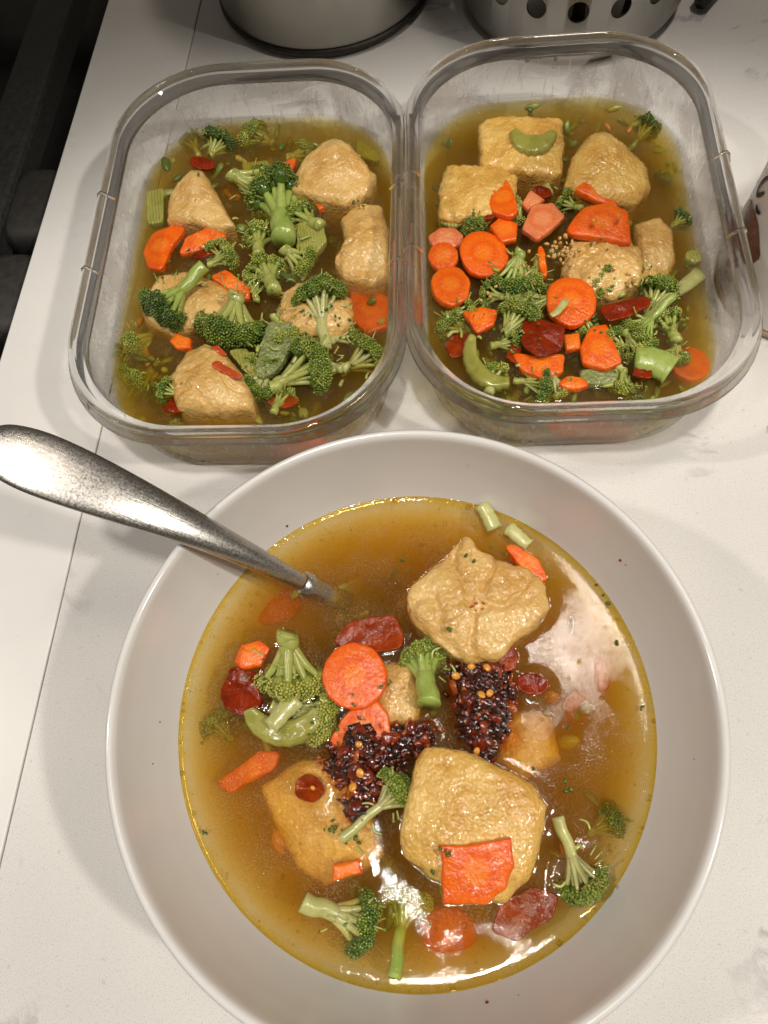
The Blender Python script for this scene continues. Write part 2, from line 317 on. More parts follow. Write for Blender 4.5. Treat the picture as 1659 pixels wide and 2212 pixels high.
def lathe(profile, n=96, cx=0, cy=0):
    """profile: (r, z) list; r == 0 ends become poles"""
    V, Fc, rings = [], [], []
    for r, z in profile:
        if r < 1e-7: rings.append([len(V)]); V.append((cx, cy, z))
        else:
            rings.append(list(range(len(V), len(V)+n)))
            for k in range(n): a = 2*math.pi*k/n; V.append((cx+r*math.cos(a), cy+r*math.sin(a), z))
    for A, B in zip(rings[:-1], rings[1:]):
        for k in range(n):
            k2 = (k+1) % n
            if len(A) == 1: Fc.append((A[0], B[k], B[k2]) if len(B) > 1 else ())
            elif len(B) == 1: Fc.append((A[k], B[0], A[k2]))
            else: Fc.append((A[k], B[k], B[k2], A[k2]))
    return V, Fc
def spline(pts, n):
    """Catmull-Rom through 2-D/3-D points"""
    P = [np.array(p, float) for p in pts]; P = [2*P[0]-P[1]] + P + [2*P[-1]-P[-2]]; out = []
    for i in range(1, len(P)-2):
        for k in range(n):
            t = k/n; a, b, c_, d = P[i-1], P[i], P[i+1], P[i+2]
            out.append(0.5*((2*b) + (-a+c_)*t + (2*a-5*b+4*c_-d)*t*t + (-a+3*b-3*c_+d)*t**3))
    out.append(P[-2]); return out
def rrect(w, l, r, n=20, bu=0.0, m=10):
    q = []
    for k, (sx, sy) in enumerate([(1, 1), (-1, 1), (-1, -1), (1, -1)]):
        for i in range(n+1):
            a = k*math.pi/2 + i/n*math.pi/2; q.append((sx*(w/2-r)+r*math.cos(a), sy*(l/2-r)+r*math.sin(a)))
        nx = [(1, 1), (-1, 1), (-1, -1), (1, -1)][(k+1) % 4]
        a = (k+1)*math.pi/2; p0 = q[-1]; p1 = (nx[0]*(w/2-r)+r*math.cos(a), nx[1]*(l/2-r)+r*math.sin(a))
        for i in range(1, m): q.append((p0[0]+(p1[0]-p0[0])*i/m, p0[1]+(p1[1]-p0[1])*i/m))
    o = []
    for x, y in q:
        bx = bu*max(0, 1-(y/(l/2))**2)*math.copysign(1, x)*min(1, abs(x)/(w/2))**2
        by = bu*max(0, 1-(x/(w/2))**2)*math.copysign(1, y)*min(1, abs(y)/(l/2))**2
        o.append((x+bx, y+by))
    return o
def loft(rings, closed=False, cap0=False, cap1=False):
    n = len(rings[0]); V = [v for r in rings for v in r]; Fc = []
    R = len(rings)
    for i in range(R if closed else R-1):
        a, b = i*n, ((i+1) % R)*n
        for k in range(n):
            k2 = (k+1) % n; Fc.append((a+k, a+k2, b+k2, b+k))
    if cap0: Fc.append(tuple(range(n-1, -1, -1)))
    if cap1: Fc.append(tuple(range((R-1)*n, R*n)))
    return V, Fc
def tube(pts, radii, n=10, squash=None, cap=True):
    rings = []; P = [Vector(p) for p in pts]
    for i, p in enumerate(P):
        d = (P[min(i+1, len(P)-1)] - P[max(i-1, 0)]).normalized()
        side = d.cross(Vector((0, 0, 1)));
        if side.length < 1e-4: side = Vector((1, 0, 0))
        side.normalize(); up = side.cross(d).normalized(); r = radii[i]
        rx, ry = (r if isinstance(r, tuple) else (r, r))
        rings.append([tuple(p + side*rx*math.cos(2*math.pi*k/n) + up*ry*math.sin(2*math.pi*k/n)) for k in range(n)])
    return loft(rings, cap0=cap, cap1=cap)
def box(cx, cy, z0, z1, sx, sy, yaw=0.0, bev=0.0):
    q = rrect(sx, sy, max(bev, 1e-4), 4, m=2); cs, sn = math.cos(yaw), math.sin(yaw)
    def ring(ins, z):
        return [(cx+(x*(1-2*ins/sx))*cs-(y*(1-2*ins/sy))*sn, cy+(x*(1-2*ins/sx))*sn+(y*(1-2*ins/sy))*cs, z) for x, y in q]
    b = max(bev, 1e-4)*0.6
    return loft([ring(b, z0), ring(0, z0+b), ring(0, z1-b), ring(b*0.3, z1-b*0.3), ring(b, z1)], cap0=True, cap1=True)

def fbm(p, sc, oct=3):
    v = 0; a = 1
    for _ in range(oct): v += a*noise.noise(Vector(p)*sc); sc *= 2.1; a *= 0.5
    return v
def radial(outline, nth, smooth):
    """star-shaped radius function of an outline about its centroid"""
    P = np.array([(p[0], p[1]) for p in outline]); x, y = P[:, 0], P[:, 1]; x2, y2 = np.roll(x, -1), np.roll(y, -1)
    cr = x*y2-x2*y; A = cr.sum()/2; cx = ((x+x2)*cr).sum()/(6*A); cy = ((y+y2)*cr).sum()/(6*A)
    r = []
    for k in range(nth):
        a = 2*math.pi*k/nth; dx, dy = math.cos(a), math.sin(a); best = 0
        for i in range(len(P)):
            ax, ay = x[i]-cx, y[i]-cy; bx, by = x2[i]-cx, y2[i]-cy; ex, ey = bx-ax, by-ay
            den = dx*ey-dy*ex
            if abs(den) < 1e-12: continue
            t = (ax*ey-ay*ex)/den; s_ = (ax*dy-ay*dx)/den
            if t > best and -1e-6 <= s_ <= 1+1e-6: best = t
        r.append(best)
    r = np.array(r)
    for _ in range(smooth): r = (np.roll(r, 1)+2*r+np.roll(r, -1))/4
    return cx, cy, r
def cushion(outline, zb, zt, er, dome=0.0, tilt=(0, 0), namp=0.0, nsc=90, nth=72, smooth=2, peak=None, sides=4, tops=9, wrinkle=0.0, bend=0.0, bdir=0.0, bulge=0.0, seed=0.0):
    cx, cy, r = radial(outline, nth, smooth); Rm = r.mean(); er = min(er, (zt-zb)*0.48, Rm*0.6)
    prof = [(0.0, 0, zb), (0.5, 0, zb)]
    for i in range(5): a = math.pi/2*i/4; prof.append((1.0, er*(1-math.sin(a)), zb+er*(1-math.cos(a))))
    for i in range(1, sides): prof.append((1.0, -bulge*math.sin(math.pi*i/sides), zb+er+(zt-zb-2*er)*i/sides))
    for i in range(6): a = math.pi/2*i/5; prof.append((1.0, er*(1-math.cos(a)), zt-er+er*math.sin(a)))
    for i in range(1, tops+1): prof.append((1-i/tops, er, zt))
    V = []; rings = []
    for rho, ins, z in prof:
        if rho == 0: rings.append([len(V)]); V.append([0, 0, z])
        else:
            rings.append(list(range(len(V), len(V)+nth)))
            for k in range(nth):
                a = 2*math.pi*k/nth; rr = max(r[k]-ins, r[k]*0.15)*rho; V.append([rr*math.cos(a), rr*math.sin(a), z])
    Fc = []
    for A, B in zip(rings[:-1], rings[1:]):
        for k in range(nth):
            k2 = (k+1) % nth
            if len(A) == 1: Fc.append((A[0], B[k2], B[k]))
            elif len(B) == 1: Fc.append((A[k], A[k2], B[0]))
            else: Fc.append((A[k], A[k2], B[k2], B[k]))
    out = []; cb, sb = math.cos(bdir), math.sin(bdir)
    for x, y, z in V:
        f = (z-zb)/(zt-zb); rho = min(1, math.hypot(x, y)/Rm)
        z2 = z + tilt[0]*x + tilt[1]*y
        if f > 0.5: z2 += dome*(1-rho*rho)
        if peak and f > 0.5:
            d = math.hypot(x-(peak[0]-cx), y-(peak[1]-cy))/Rm; z2 += peak[2]*max(0, 1-d)**1.0
        u = x*cb+y*sb; z2 += bend*u*u/Rm
        p = Vector((x+seed, y+seed*0.7, z2+cx*3))
        if wrinkle and f > 0.4:
            w1 = abs(noise.noise(p*55)); z2 -= wrinkle*max(0, 1-w1*7); w2 = noise.noise(p*38+Vector((5, 3, 1))); z2 += wrinkle*1.2*w2
        if namp:
            nx = fbm(p, nsc); ny = fbm(p+Vector((9, 2, 4)), nsc); nz = fbm(p+Vector((3, 7, 1)), nsc)
            x, y, z2 = x+nx*namp, y+ny*namp, z2+nz*namp
        out.append((x, y, z2 - zt))
    return out, Fc, (cx, cy, zt)
EDGE = {'bowl': [], 'stove': [], 'bottle': []}      # outlines of pieces breaking the surface, for the meniscus
def outline_at(pts, z): return [tuple(at(x, y, z))[:2] for x, y in pts]
def ell(x, y, rx, ry, rot=0, n=28, wob=0.04, seed=0):
    o = []
    for k in range(n):
        a = 2*math.pi*k/n; w = 1+wob*noise.noise(Vector((math.cos(a)*1.7+x, math.sin(a)*1.7+y, seed)))*2
        u, v = rx*w*math.cos(a), ry*w*math.sin(a); cr_, sr_ = math.cos(rot), math.sin(rot)
        o.append((x+u*cr_-v*sr_, y+u*sr_+v*cr_))
    return o
def note_edge(where, pts, z):
    o = outline_at(pts, z); n = len(o)
    for i in range(n):
        a, b = o[i], o[(i+1) % n]
        m = max(1, int(math.dist(a, b)/0.0012))
        for j in range(m): EDGE[where].append((a[0]+(b[0]-a[0])*j/m, a[1]+(b[1]-a[1])*j/m))
LEVEL = {'bowl': 0.0386, 'stove': 0.0240, 'bottle': 0.0212}
FLOOR = {'bowl': 0.0125, 'stove': 0.0035, 'bottle': 0.0035}
def piece(where, name, label, cat, pts, dz, mat, thick, er, grp=None, **kw):
    if dz > 0 and name != 'fried_tofu': dz *= 0.78 if where != 'bowl' else 0.9
    z = LEVEL[where]+dz
    if isinstance(pts, tuple): pts = ell(*pts)
    zb = max(FLOOR[where], z-thick)
    V, Fc, loc = cushion(outline_at(pts, z), zb, z, er, **kw)
    if dz > -0.001: note_edge(where, pts, LEVEL[where])
    return tag(obj(name, V, Fc, mat, loc=loc), label, cat, grp)
def tofu(where, label, pts, dz, mat='tofu', **kw):
    k = dict(thick=0.03, er=0.0042, namp=0.0006, nsc=230, nth=140, smooth=1, tops=22, wrinkle=0.0003, sides=5, dome=0.0018, seed=random.random()*9); k.update(kw)
    th = k.pop('thick'); er = k.pop('er')
    return piece(where, 'fried_tofu', label, 'tofu', pts, dz, mat, th, er, **k)
def carrot(where, label, pts, dz, mat='carrot', **kw):
    k = dict(thick=0.0042, er=0.0013, namp=0.0003, nsc=260, nth=72, smooth=1, tops=5, sides=2, dome=0.0004, seed=random.random()*9); k.update(kw)
    th = k.pop('thick'); er = k.pop('er')
    return piece(where, 'carrot_slice', label, 'carrot', pts, dz, mat, th, er, **k)
def chili(where, label, pts, dz, mat='chili', **kw):
    k = dict(thick=0.0016, er=0.0005, namp=0.0006, nsc=160, nth=48, smooth=1, tops=7, sides=2, bend=0.10, bdir=random.random()*3, wrinkle=0.0004, seed=random.random()*9); k.update(kw)
    th = k.pop('thick'); er = k.pop('er')
    return piece(where, 'chili_piece', label, 'chili', pts, dz, mat, th, er, **k)
def celery(where, label, pts, dz, mat='celery', **kw):
    k = dict(thick=0.005, er=0.0012, namp=0.0003, nsc=200, nth=56, smooth=2, tops=7, sides=2, bend=0.06, seed=random.random()*9); k.update(kw)
    th = k.pop('thick'); er = k.pop('er')
    return piece(where, 'celery_slice', label, 'celery', pts, dz, mat, th, er, **k)
def crescent(where, label, cx, cy, ro, ri, a0, a1, dz, mat='celery_plain', thick=0.006, tilt=(0, 0)):
    z = LEVEL[where]+dz; rows = []; na, nr = 40, 8; C = at(cx, cy, z)
    V, idx = [], {}
    for lv in (0, 1):
        for i in range(na+1):
            t = i/na; a = math.radians(a0+(a1-a0)*t); taper = math.sin(math.pi*min(1, max(0, 0.06+0.88*t)))**0.45
            for j in range(nr+1):
                f = j/nr; mid = (ro+ri)/2; r = mid+(ri-mid + (ro-ri)*f)*taper
                r += (0.9*math.sin(t*58) if j == nr else 0)
                p = at(cx+r*math.cos(a), cy+r*math.sin(a), z)
                e = min(f, 1-f, 0.18)/0.18
                zz = (z + 0.0012*math.sqrt(e) + 0.0006*noise.noise(p*300)) if lv else z-thick
                zz += tilt[0]*(p.x-C.x)+tilt[1]*(p.y-C.y)
                idx[lv, i, j] = len(V); V.append((p.x-C.x, p.y-C.y, zz-z))
    Fc = []
    for i in range(na):
        for j in range(nr):
            Fc.append((idx[1, i, j], idx[1, i, j+1], idx[1, i+1, j+1], idx[1, i+1, j])); Fc.append((idx[0, i, j], idx[0, i+1, j], idx[0, i+1, j+1], idx[0, i, j+1]))
        for j, s_ in ((0, 1), (nr, -1)):
            q = (idx[0, i, j], idx[1, i, j], idx[1, i+1, j], idx[0, i+1, j]); Fc.append(q if s_ > 0 else q[::-1])
    for i in (0, na):
        for j in range(nr):
            q = (idx[0, i, j], idx[0, i, j+1], idx[1, i, j+1], idx[1, i, j]); Fc.append(q if i == 0 else q[::-1])
    return tag(obj('celery_slice', V, Fc, mat, loc=C), label, 'celery')
# icosahedron bead
_t = (1+5**.5)/2
ICO_V = np.array([(-1, _t, 0), (1, _t, 0), (-1, -_t, 0), (1, -_t, 0), (0, -1, _t), (0, 1, _t), (0, -1, -_t), (0, 1, -_t), (_t, 0, -1), (_t, 0, 1), (-_t, 0, -1), (-_t, 0, 1)])/math.sqrt(1+_t*_t)
ICO_F = np.array([(0, 11, 5), (0, 5, 1), (0, 1, 7), (0, 7, 10), (0, 10, 11), (1, 5, 9), (5, 11, 4), (11, 10, 2), (10, 7, 6), (7, 1, 8), (3, 9, 4), (3, 4, 2), (3, 2, 6), (3, 6, 8), (3, 8, 9), (4, 9, 5), (2, 4, 11), (6, 2, 10), (8, 6, 7), (9, 8, 1)])
def beads(centres, radii, tones, stretch=None):
    V, Fc, T = [], [], []
    for i, (cn, r) in enumerate(zip(centres, radii)):
        a = RNG.normal(size=(3, 3)); q, _ = np.linalg.qr(a)
        b = ICO_V*r
        if stretch is not None: b = b*stretch[i]
        b = b@q.T + np.array(cn); Fc += (ICO_F+12*i).tolist(); V.append(b); T += [tones[i]]*12
    return np.concatenate(V), [tuple(f) for f in Fc], T
def join(parts):
    V, Fc, T = [], [], []
    for p in parts:
        o = len(V); V += [tuple(v) for v in p[0]]; Fc += [tuple(i+o for i in f) for f in p[1]]
        if len(p) > 2: T += list(p[2])
    return V, Fc, T
def broccoli(where, label, crown, Rpx, base, dz, tone=0.3, stem='stem', bz=None, rise=0.25, sr=0.24, lobes=11, grp=None, bead=1.0):
    dz -= 0.0018
    z = LEVEL[where]+dz; C = at(*crown, z); R = Rpx*1.26*mpp(*crown, z); lobes = int(lobes*1.7); B = at(*base, LEVEL[where]+(dz if bz is None else bz))
    root = empty('broccoli_floret', (C.x, C.y, C.z-R*0.6)); O = Vector(root.location)
    ax = C-B; Ls = ax.length; ax.normalize()
    side = ax.cross(Vector((0, 0, 1))).normalized(); up = side.cross(ax).normalized()
    fork = C-ax*R*0.55 if Ls > R*0.6 else B+ax*Ls*0.4
    sw = sr*R*0.70; tone += 0.10; parts = []
    k = [B-ax*0.0002, B+(fork-B)*0.33+side*R*0.03, B+(fork-B)*0.66-side*R*0.03, fork, fork+ax*R*0.2]
    cs = spline(k, 4); n = len(cs)
    parts.append(tube(cs, [sw*(1.08-0.22*i/n) for i in range(n)], 12))
    bc, br, bt, cores, cr_r, ct = [], [], [], [], [], []
    for i in range(lobes):
        a = 2*math.pi*(i*0.618); f = (i+0.5)/lobes; u = math.sqrt(f)
        d = (side*math.cos(a)*u*0.95 + up*math.sin(a)*u*0.8 + ax*(0.75*math.sqrt(max(0, 1-u*u*0.75))-0.15))
        lc = C + d*R*0.74*random.uniform(0.72, 1.12); lr = R*random.uniform(0.19, 0.33)
        mid = fork + (lc-fork)*0.5 + up*R*0.04*random.uniform(-1, 1)
        parts.append(tube(spline([fork-ax*sw*0.6, mid, lc], 3), [sw*(0.62-0.06*j) for j in range(7)], 8, cap=False))
        cores.append(lc-O); cr_r.append(lr*0.84); lt = tone+random.uniform(-0.14, 0.14); ct.append(lt*0.8)
        out = (lc-fork).normalized(); nb = int(max(36, 170*(lr/0.005)**1.4))
        for j in range(nb):
            ph = j*2.39996; zz = 1-2*(j+0.5)/nb; rr = math.sqrt(1-zz*zz); v = Vector((rr*math.cos(ph), rr*math.sin(ph), zz))
            dt = v.dot(out)
            if dt < -0.35: continue
            w = lc + v*lr*random.uniform(0.88, 1.08)
            bc.append(w-O); br.append(random.uniform(0.00040, 0.00078)*bead); bt.append(min(1, max(0, lt+random.uniform(-0.15, 0.2)+0.16*max(0, 0.3-dt))))
    # strays on thin stalks
    for j in range(6):
        v = Vector(RNG.normal(size=3)).normalized(); v.z = abs(v.z); w = C+v*R*random.uniform(0.88, 1.04)
        bc.append(w-O); br.append(random.uniform(0.0006, 0.001)*bead*0.8); bt.append(tone+random.uniform(-0.2, 0.2))
        parts.append(tube([C+v*R*0.7, w], [0.0004, 0.0003], 5, cap=False))
    Vs, Fs, _ = join(parts); Vs = [tuple(Vector(v)-O) for v in Vs]
    V, Fc, T = beads(bc+cores, br+cr_r, bt+ct)
    V = np.array([v for v in V])
    obj('stem', Vs, Fs, stem, root); obj('crown', V, Fc, 'crown', root, tone=T)
    if dz > -0.002: note_edge(where, ell(crown[0], crown[1], Rpx*0.92, Rpx*0.92), LEVEL[where])
    return tag(root, label, 'broccoli', grp)
def stalk(where, label, pts, dz, w0, w1, mat='stem_pale', flat=0.6, name='broccoli_stalk', dz1=None):
    P = []
    for i, (x, y) in enumerate(pts):
        f = i/(len(pts)-1); P.append(at(x, y, LEVEL[where]+dz+((dz1-dz)*f if dz1 is not None else 0)))
    O = P[0]; cs = [Vector(v)-O for v in spline(P, 5)]; n = len(cs)
    V, Fc = tube(cs, [((w0+(w1-w0)*i/n)*(1+0.06*math.sin(i*2)), (w0+(w1-w0)*i/n)*flat) for i in range(n)], 14)
    V = [tuple(Vector(v)+0.0003*Vector((noise.noise(Vector(v)*400), noise.noise(Vector(v)*400+Vector((4, 1, 2))), 0))) for v in V]
    return tag(obj(name, V, Fc, mat, loc=O), label, 'broccoli')

# ================================================================== SETTING
KY = -0.245                                  # the kitchen run is turned a little against the camera
kd = Vector((math.sin(-KY), math.cos(KY), 0)); kx = Vector((math.cos(KY), -math.sin(-KY), 0))
seam0 = at(223, 909, 0); stove0 = at(154, 270, 0)
def k2w(a, b, o=seam0): return o + kx*a + kd*b           # a: across, to the bottle side; b: along, to the back
def slab(a0, a1, b0, b1, z0, z1, bev=0.001, yaw=KY):
    p = k2w((a0+a1)/2, (b0+b1)/2); return box(p.x, p.y, z0, z1, a1-a0, b1-b0, yaw, bev)
V, Fc = slab(0.0003, 1.3, -0.75, 0.50, -0.03, 0.0, 0.0008)
tag(obj('countertop', V, Fc, 'quartz', smooth=False), kind='structure')
strip_w = -(stove0-seam0).dot(kx)
V, Fc = slab(-strip_w, -0.0003, -0.75, 0.50, -0.03, 0.0005, 0.0012)
tag(obj('counter_edge_strip', V, Fc, 'strip', smooth=False), kind='structure')

# ------------------------------------------------------------------ stove beside the counter
st = empty('stove', tuple(k2w(-strip_w-0.25, 0.1)))
tag(st, 'black gas stove with a dark cast iron grate next to the white counter', 'stove')
def st_part(name, V, Fc, mat, sm=False):
    O = Vector(st.location); return obj(name, [tuple(Vector(v)-O) for v in V], Fc, mat, st, smooth=sm)
V, Fc = slab(-strip_w-0.55, -strip_w-0.006, -0.6, 0.5, -0.09, -0.055, 0.003); st_part('cooktop', V, Fc, 'black')
V, Fc = slab(-strip_w-0.60, -strip_w-0.55, -0.6, 0.5, -0.09, -0.03, 0.003); st_part('side_trim', V, Fc, 'black')
ga = -strip_w-0.034
V, Fc = slab(ga-0.030, ga, -0.30, 0.46, -0.030, -0.008, 0.006); st_part('grate_bar', V, Fc, 'iron', False)
V, Fc = slab(ga-0.33, ga-0.30, -0.30, 0.46, -0.030, -0.008, 0.006); st_part('grate_bar', V, Fc, 'iron', False)
for b in (-0.10, 0.10, 0.185, 0.40):
    V, Fc = slab(ga-0.31, ga-0.025, b-0.012, b+0.012, -0.029, -0.0085, 0.006); st_part('grate_bar', V, Fc, 'iron', False)
V, Fc = slab(ga-0.16, ga-0.14, -0.30, 0.46, -0.028, -0.010, 0.005); st_part('grate_bar', V, Fc, 'iron', False)
for b in (0.095, 0.165):
    V, Fc = slab(ga-0.006, ga+0.031, b-0.03, b+0.03, -0.05, -0.012, 0.012); st_part('grate_foot', V, Fc, 'rubber', True)

# ------------------------------------------------------------------ steel pot and utensil holder at the back
pc = Vector((0.030, 0.528, 0)); pr = 0.073
pot = empty('steel_pot', tuple(pc)); tag(pot, 'plain brushed steel pot with a dark base rim standing behind the containers', 'pot')
V, Fc = lathe([(pr-0.001, 0.006), (pr, 0.0085), (pr+0.0004, 0.05), (pr+0.0004, 0.165), (pr+0.003, 0.168), (pr+0.002, 0.170), (pr-0.002, 0.168), (pr-0.002, 0.02), (0, 0.012)], 128)
obj('wall', V, Fc, 'pot', pot)
V, Fc = lathe([(0, 0.0), (pr-0.008, 0.0), (pr-0.002, 0.0015), (pr+0.0012, 0.004), (pr+0.0012, 0.0062), (pr-0.003, 0.0074), (0, 0.0078)], 128)
obj('base', V, Fc, 'base', pot)
hr = 0.072; hc_ = at(1256, 150, 0)+Vector((0.012, 0.071, 0))
hold = empty('utensil_holder', tuple(hc_)); tag(hold, 'steel utensil holder with a row of round holes standing at the back of the counter', 'holder')
V, Fc = lathe([(0, 0.001), (hr-0.012, 0.001), (hr-0.003, 0.004), (hr, 0.011), (hr, 0.15), (hr+0.002, 0.153), (hr-0.001, 0.154), (hr-0.0015, 0.15), (hr-0.0015, 0.012), (hr-0.013, 0.0035), (0, 0.0035)], 160)
hw = obj('wall', V, Fc, 'holder', hold)
def ang_of(x, y):                                   # where on the cylinder a hole sits
    best = None
    for a in np.linspace(-math.pi, 0, 400):
        for zz in np.linspace(0.012, 0.09, 79):
            p = Vector((hc_.x+hr*math.cos(a), hc_.y+hr*math.sin(a), zz)); d = p-Vector((0, 0, H))
            fw = d.y*_c-d.z*_s; up = d.y*_s+d.z*_c; u, v = d.x/fw*F, -up/fw*F
            q = ((384+u*_cr-v*_sr)/0.46293, (512+u*_sr+v*_cr)/0.46293); e = math.dist(q, (x, y))
            if best is None or e < best[0]: best = (e, a, zz)
    return best[1], best[2]
_, hz = ang_of(1250, 28)
step = 2*math.pi/18; a_mid, _ = ang_of(1250, 28)
cutters = []
for k in range(18):
    if k == 1: pass
    a = a_mid+step*k
    d = Vector((math.cos(a), math.sin(a), 0)); s_ = Vector((-math.sin(a), math.cos(a), 0)); rings = []
    for rr in (hr-0.006, hr+0.006):
        rings.append([tuple(d*rr+s_*0.0062*math.cos(t)+Vector((0, 0, hz+0.0062*math.sin(t)))) for t in np.linspace(0, 2*math.pi, 25)[:-1]])
    cutters.append(loft(rings, cap0=True, cap1=True))
Vc, Fcc, _ = join(cutters); cut = obj('cutter', Vc, Fcc, 'holder', hold)
md = hw.modifiers.new('holes', 'BOOLEAN'); md.object = cut; md.operation = 'DIFFERENCE'; md.solver = 'EXACT'
bpy.context.view_layer.update()
me2 = bpy.data.meshes.new_from_object(hw.evaluated_get(bpy.context.evaluated_depsgraph_get()))
hw.modifiers.clear(); hw.data = me2; bpy.data.objects.remove(cut)
me2.polygons.foreach_set('use_smooth', [True]*len(me2.polygons))
md = hw.modifiers.new('edges', 'EDGE_SPLIT'); md.split_angle = math.radians(35)
def utensil(name, label, a, r, mat, w, top=0.24):
    p = hc_+Vector((math.cos(a)*r, math.sin(a)*r, 0))
    V, Fc = tube([(0, 0, 0.006), (0.001, 0.001, 0.10), (math.cos(a)*0.012, math.sin(a)*0.012, top)], [w, w*0.9, w*1.2], 14)
    return tag(obj(name, V, Fc, mat, loc=p), label, 'utensil')
utensil('wooden_spoon_handle', 'pale wooden utensil handle standing inside the perforated steel holder', a_mid+0.03, 0.056, 'wood', 0.0055)
utensil('spatula_handle', 'dark red utensil handle standing inside the perforated steel holder', a_mid+step*2, 0.058, 'redplastic', 0.009)
bp_ = at(1512, 8, 0.006); bq = at(1560, -50, 0.008)
V, Fc = tube(spline([bp_-bp_, (bq-bp_)*0.5+Vector((0, 0, 0.002)), bq-bp_], 5), [0.004, 0.006, 0.006, 0.006, 0.006, 0.006, 0.006, 0.006, 0.006, 0.006, 0.005], 12)
tag(obj('black_handle', V, Fc, 'black', loc=bp_), 'short black handle lying on the counter beside the perforated steel holder', 'handle')

# ------------------------------------------------------------------ spice bottle
brd = 0.040; bc_ = Vector((0.118+0.1242*math.cos(-0.1807)+0.015*math.sin(-0.1807), 0.255+0.1242*math.sin(-0.1807)-0.015*math.cos(-0.1807), 0))
bt = empty('seasoning_bottle', tuple(bc_)); tag(bt, 'white seasoning bottle with a brown food picture on its label', 'bottle')
V, Fc = lathe([(0, 0.0006), (brd-0.004, 0.0), (brd-0.001, 0.0012), (brd, 0.004), (brd, 0.0060), (0, 0.0062)], 96); obj('base', V, Fc, 'print_tan', bt)
V, Fc = lathe([(0, 0.0066), (brd-0.0005, 0.0064), (brd, 0.0075), (brd, 0.150), (brd-0.004, 0.158), (0.022, 0.164), (0, 0.165)], 128); obj('body', V, Fc, 'label', bt)
V, Fc = lathe([(0, 0.1655), (0.024, 0.1653), (0.0245, 0.167), (0.0245, 0.186), (0.022, 0.188), (0, 0.188)], 64); obj('cap', V, Fc, 'redplastic', bt)
def on_bottle(a, z, lift=0.0004): return (math.cos(a)*(brd+lift), math.sin(a)*(brd+lift), z)
def bottle_patch(name, ca, cz, ra, rz, mat, wob=0.12, lift=0.0004, n=40):
    rings = []
    V = [on_bottle(ca, cz, lift)]; Fc = []
    for j in (0.33, 0.66, 1.0):
        for k in range(n):
            t = 2*math.pi*k/n; w = 1+wob*noise.noise(Vector((math.cos(t)*2, math.sin(t)*2, ca*3+cz*50)))
            V.append(on_bottle(ca+ra*j*w*math.cos(t), cz+rz*j*w*math.sin(t), lift))
    for k in range(n): Fc.append((0, 1+k, 1+(k+1) % n))
    for r_ in range(2):
        for k in range(n): k2 = (k+1) % n; Fc.append((1+r_*n+k, 1+(r_+1)*n+k, 1+(r_+1)*n+k2, 1+r_*n+k2))
    return obj(name, V, Fc, mat, bt)
def bottle_stroke(name, pts, w, mat='ink'):
    cs = spline(pts, 8); V, Fc = [], []
    for i, p in enumerate(cs):
        q = cs[min(i+1, len(cs)-1)]-cs[max(i-1, 0)]; q = np.array([q[0]*brd, q[1]]); q = q/(np.linalg.norm(q)+1e-9); nx = np.array([-q[1], q[0]])*w*(0.55+0.45*math.sin(math.pi*i/(len(cs)-1)))
        V.append(on_bottle(p[0]+nx[0]/brd, p[1]+nx[1], 0.0007)); V.append(on_bottle(p[0]-nx[0]/brd, p[1]-nx[1], 0.0007))
    for i in range(len(cs)-1): Fc.append((2*i, 2*i+1, 2*i+3, 2*i+2))
    return obj(name, V, Fc, mat, bt)
A0 = math.atan2(-bc_.y, -bc_.x)-1.02
bottle_patch('food_picture', A0+0.10, 0.040, 0.42, 0.0150, 'print_brown')
bottle_patch('food_picture', A0+0.22, 0.027, 0.30, 0.0065, 'print_tan', 0.3, 0.0003)
bottle_stroke('lettering', [(A0+0.12, 0.076), (A0-0.02, 0.070), (A0-0.08, 0.063), (A0-0.02, 0.0605), (A0+0.06, 0.0640), (A0+0.09, 0.0665)], 0.0011)
bottle_stroke('lettering', [(A0+0.08, 0.0585), (A0+0.14, 0.0575), (A0+0.22, 0.0590)], 0.0012)
bottle_stroke('lettering', [(A0-0.26, 0.0585), (A0-0.22, 0.0610), (A0-0.16, 0.0590)], 0.0003, 'print_grey')
for r_ in range(3):
    for q in range(5): bottle_patch('print_cell', A0+0.02+q*0.075, 0.0105+r_*0.0027, 0.030, 0.0010, 'print_grey', 0.05, 0.0004, 12)
bottle_patch('print_seal', A0+0.12, 0.0205, 0.05, 0.0020, 'print_brown', 0.3, 0.0006, 18)

# ================================================================== BOWL
BX, BY, RB, ZR = -0.0044, 0.0313, 0.105, 0.0764
inner = spline([(0.0, 0.0095), (0.030, 0.0098), (0.055, 0.0125), (0.074, 0.0205), (0.0850, 0.0300), (0.0912, 0.0390), (0.0962, 0.0520), (0.0995, 0.0640), (0.1015, 0.0735)], 8)
lip = [(0.1020, 0.0754), (0.1030, 0.0764), (0.1041, 0.0764), (0.1050, 0.0755), (0.1050, 0.0738)]
outer = spline([(0.1046, 0.0715), (0.102, 0.0600), (0.096, 0.0420), (0.086, 0.0260), (0.070, 0.0130), (0.052, 0.0065)], 6)
foot = [(0.0500, 0.0050), (0.0495, 0.0005), (0.0480, 0.0), (0.0460, 0.0002), (0.0455, 0.0030), (0.0, 0.0035)]
prof = [(max(0, float(p[0])), float(p[1])) for p in inner]+lip+[(float(p[0]), float(p[1])) for p in outer]+foot
prof = [(r*1.014, z_) for r, z_ in prof]
V, Fc = lathe(prof, 160)
bowl = tag(obj('soup_bowl', V, Fc, 'porcelain', loc=(BX, BY, 0)), 'wide white porcelain bowl filled with tofu and vegetable soup', 'bowl')

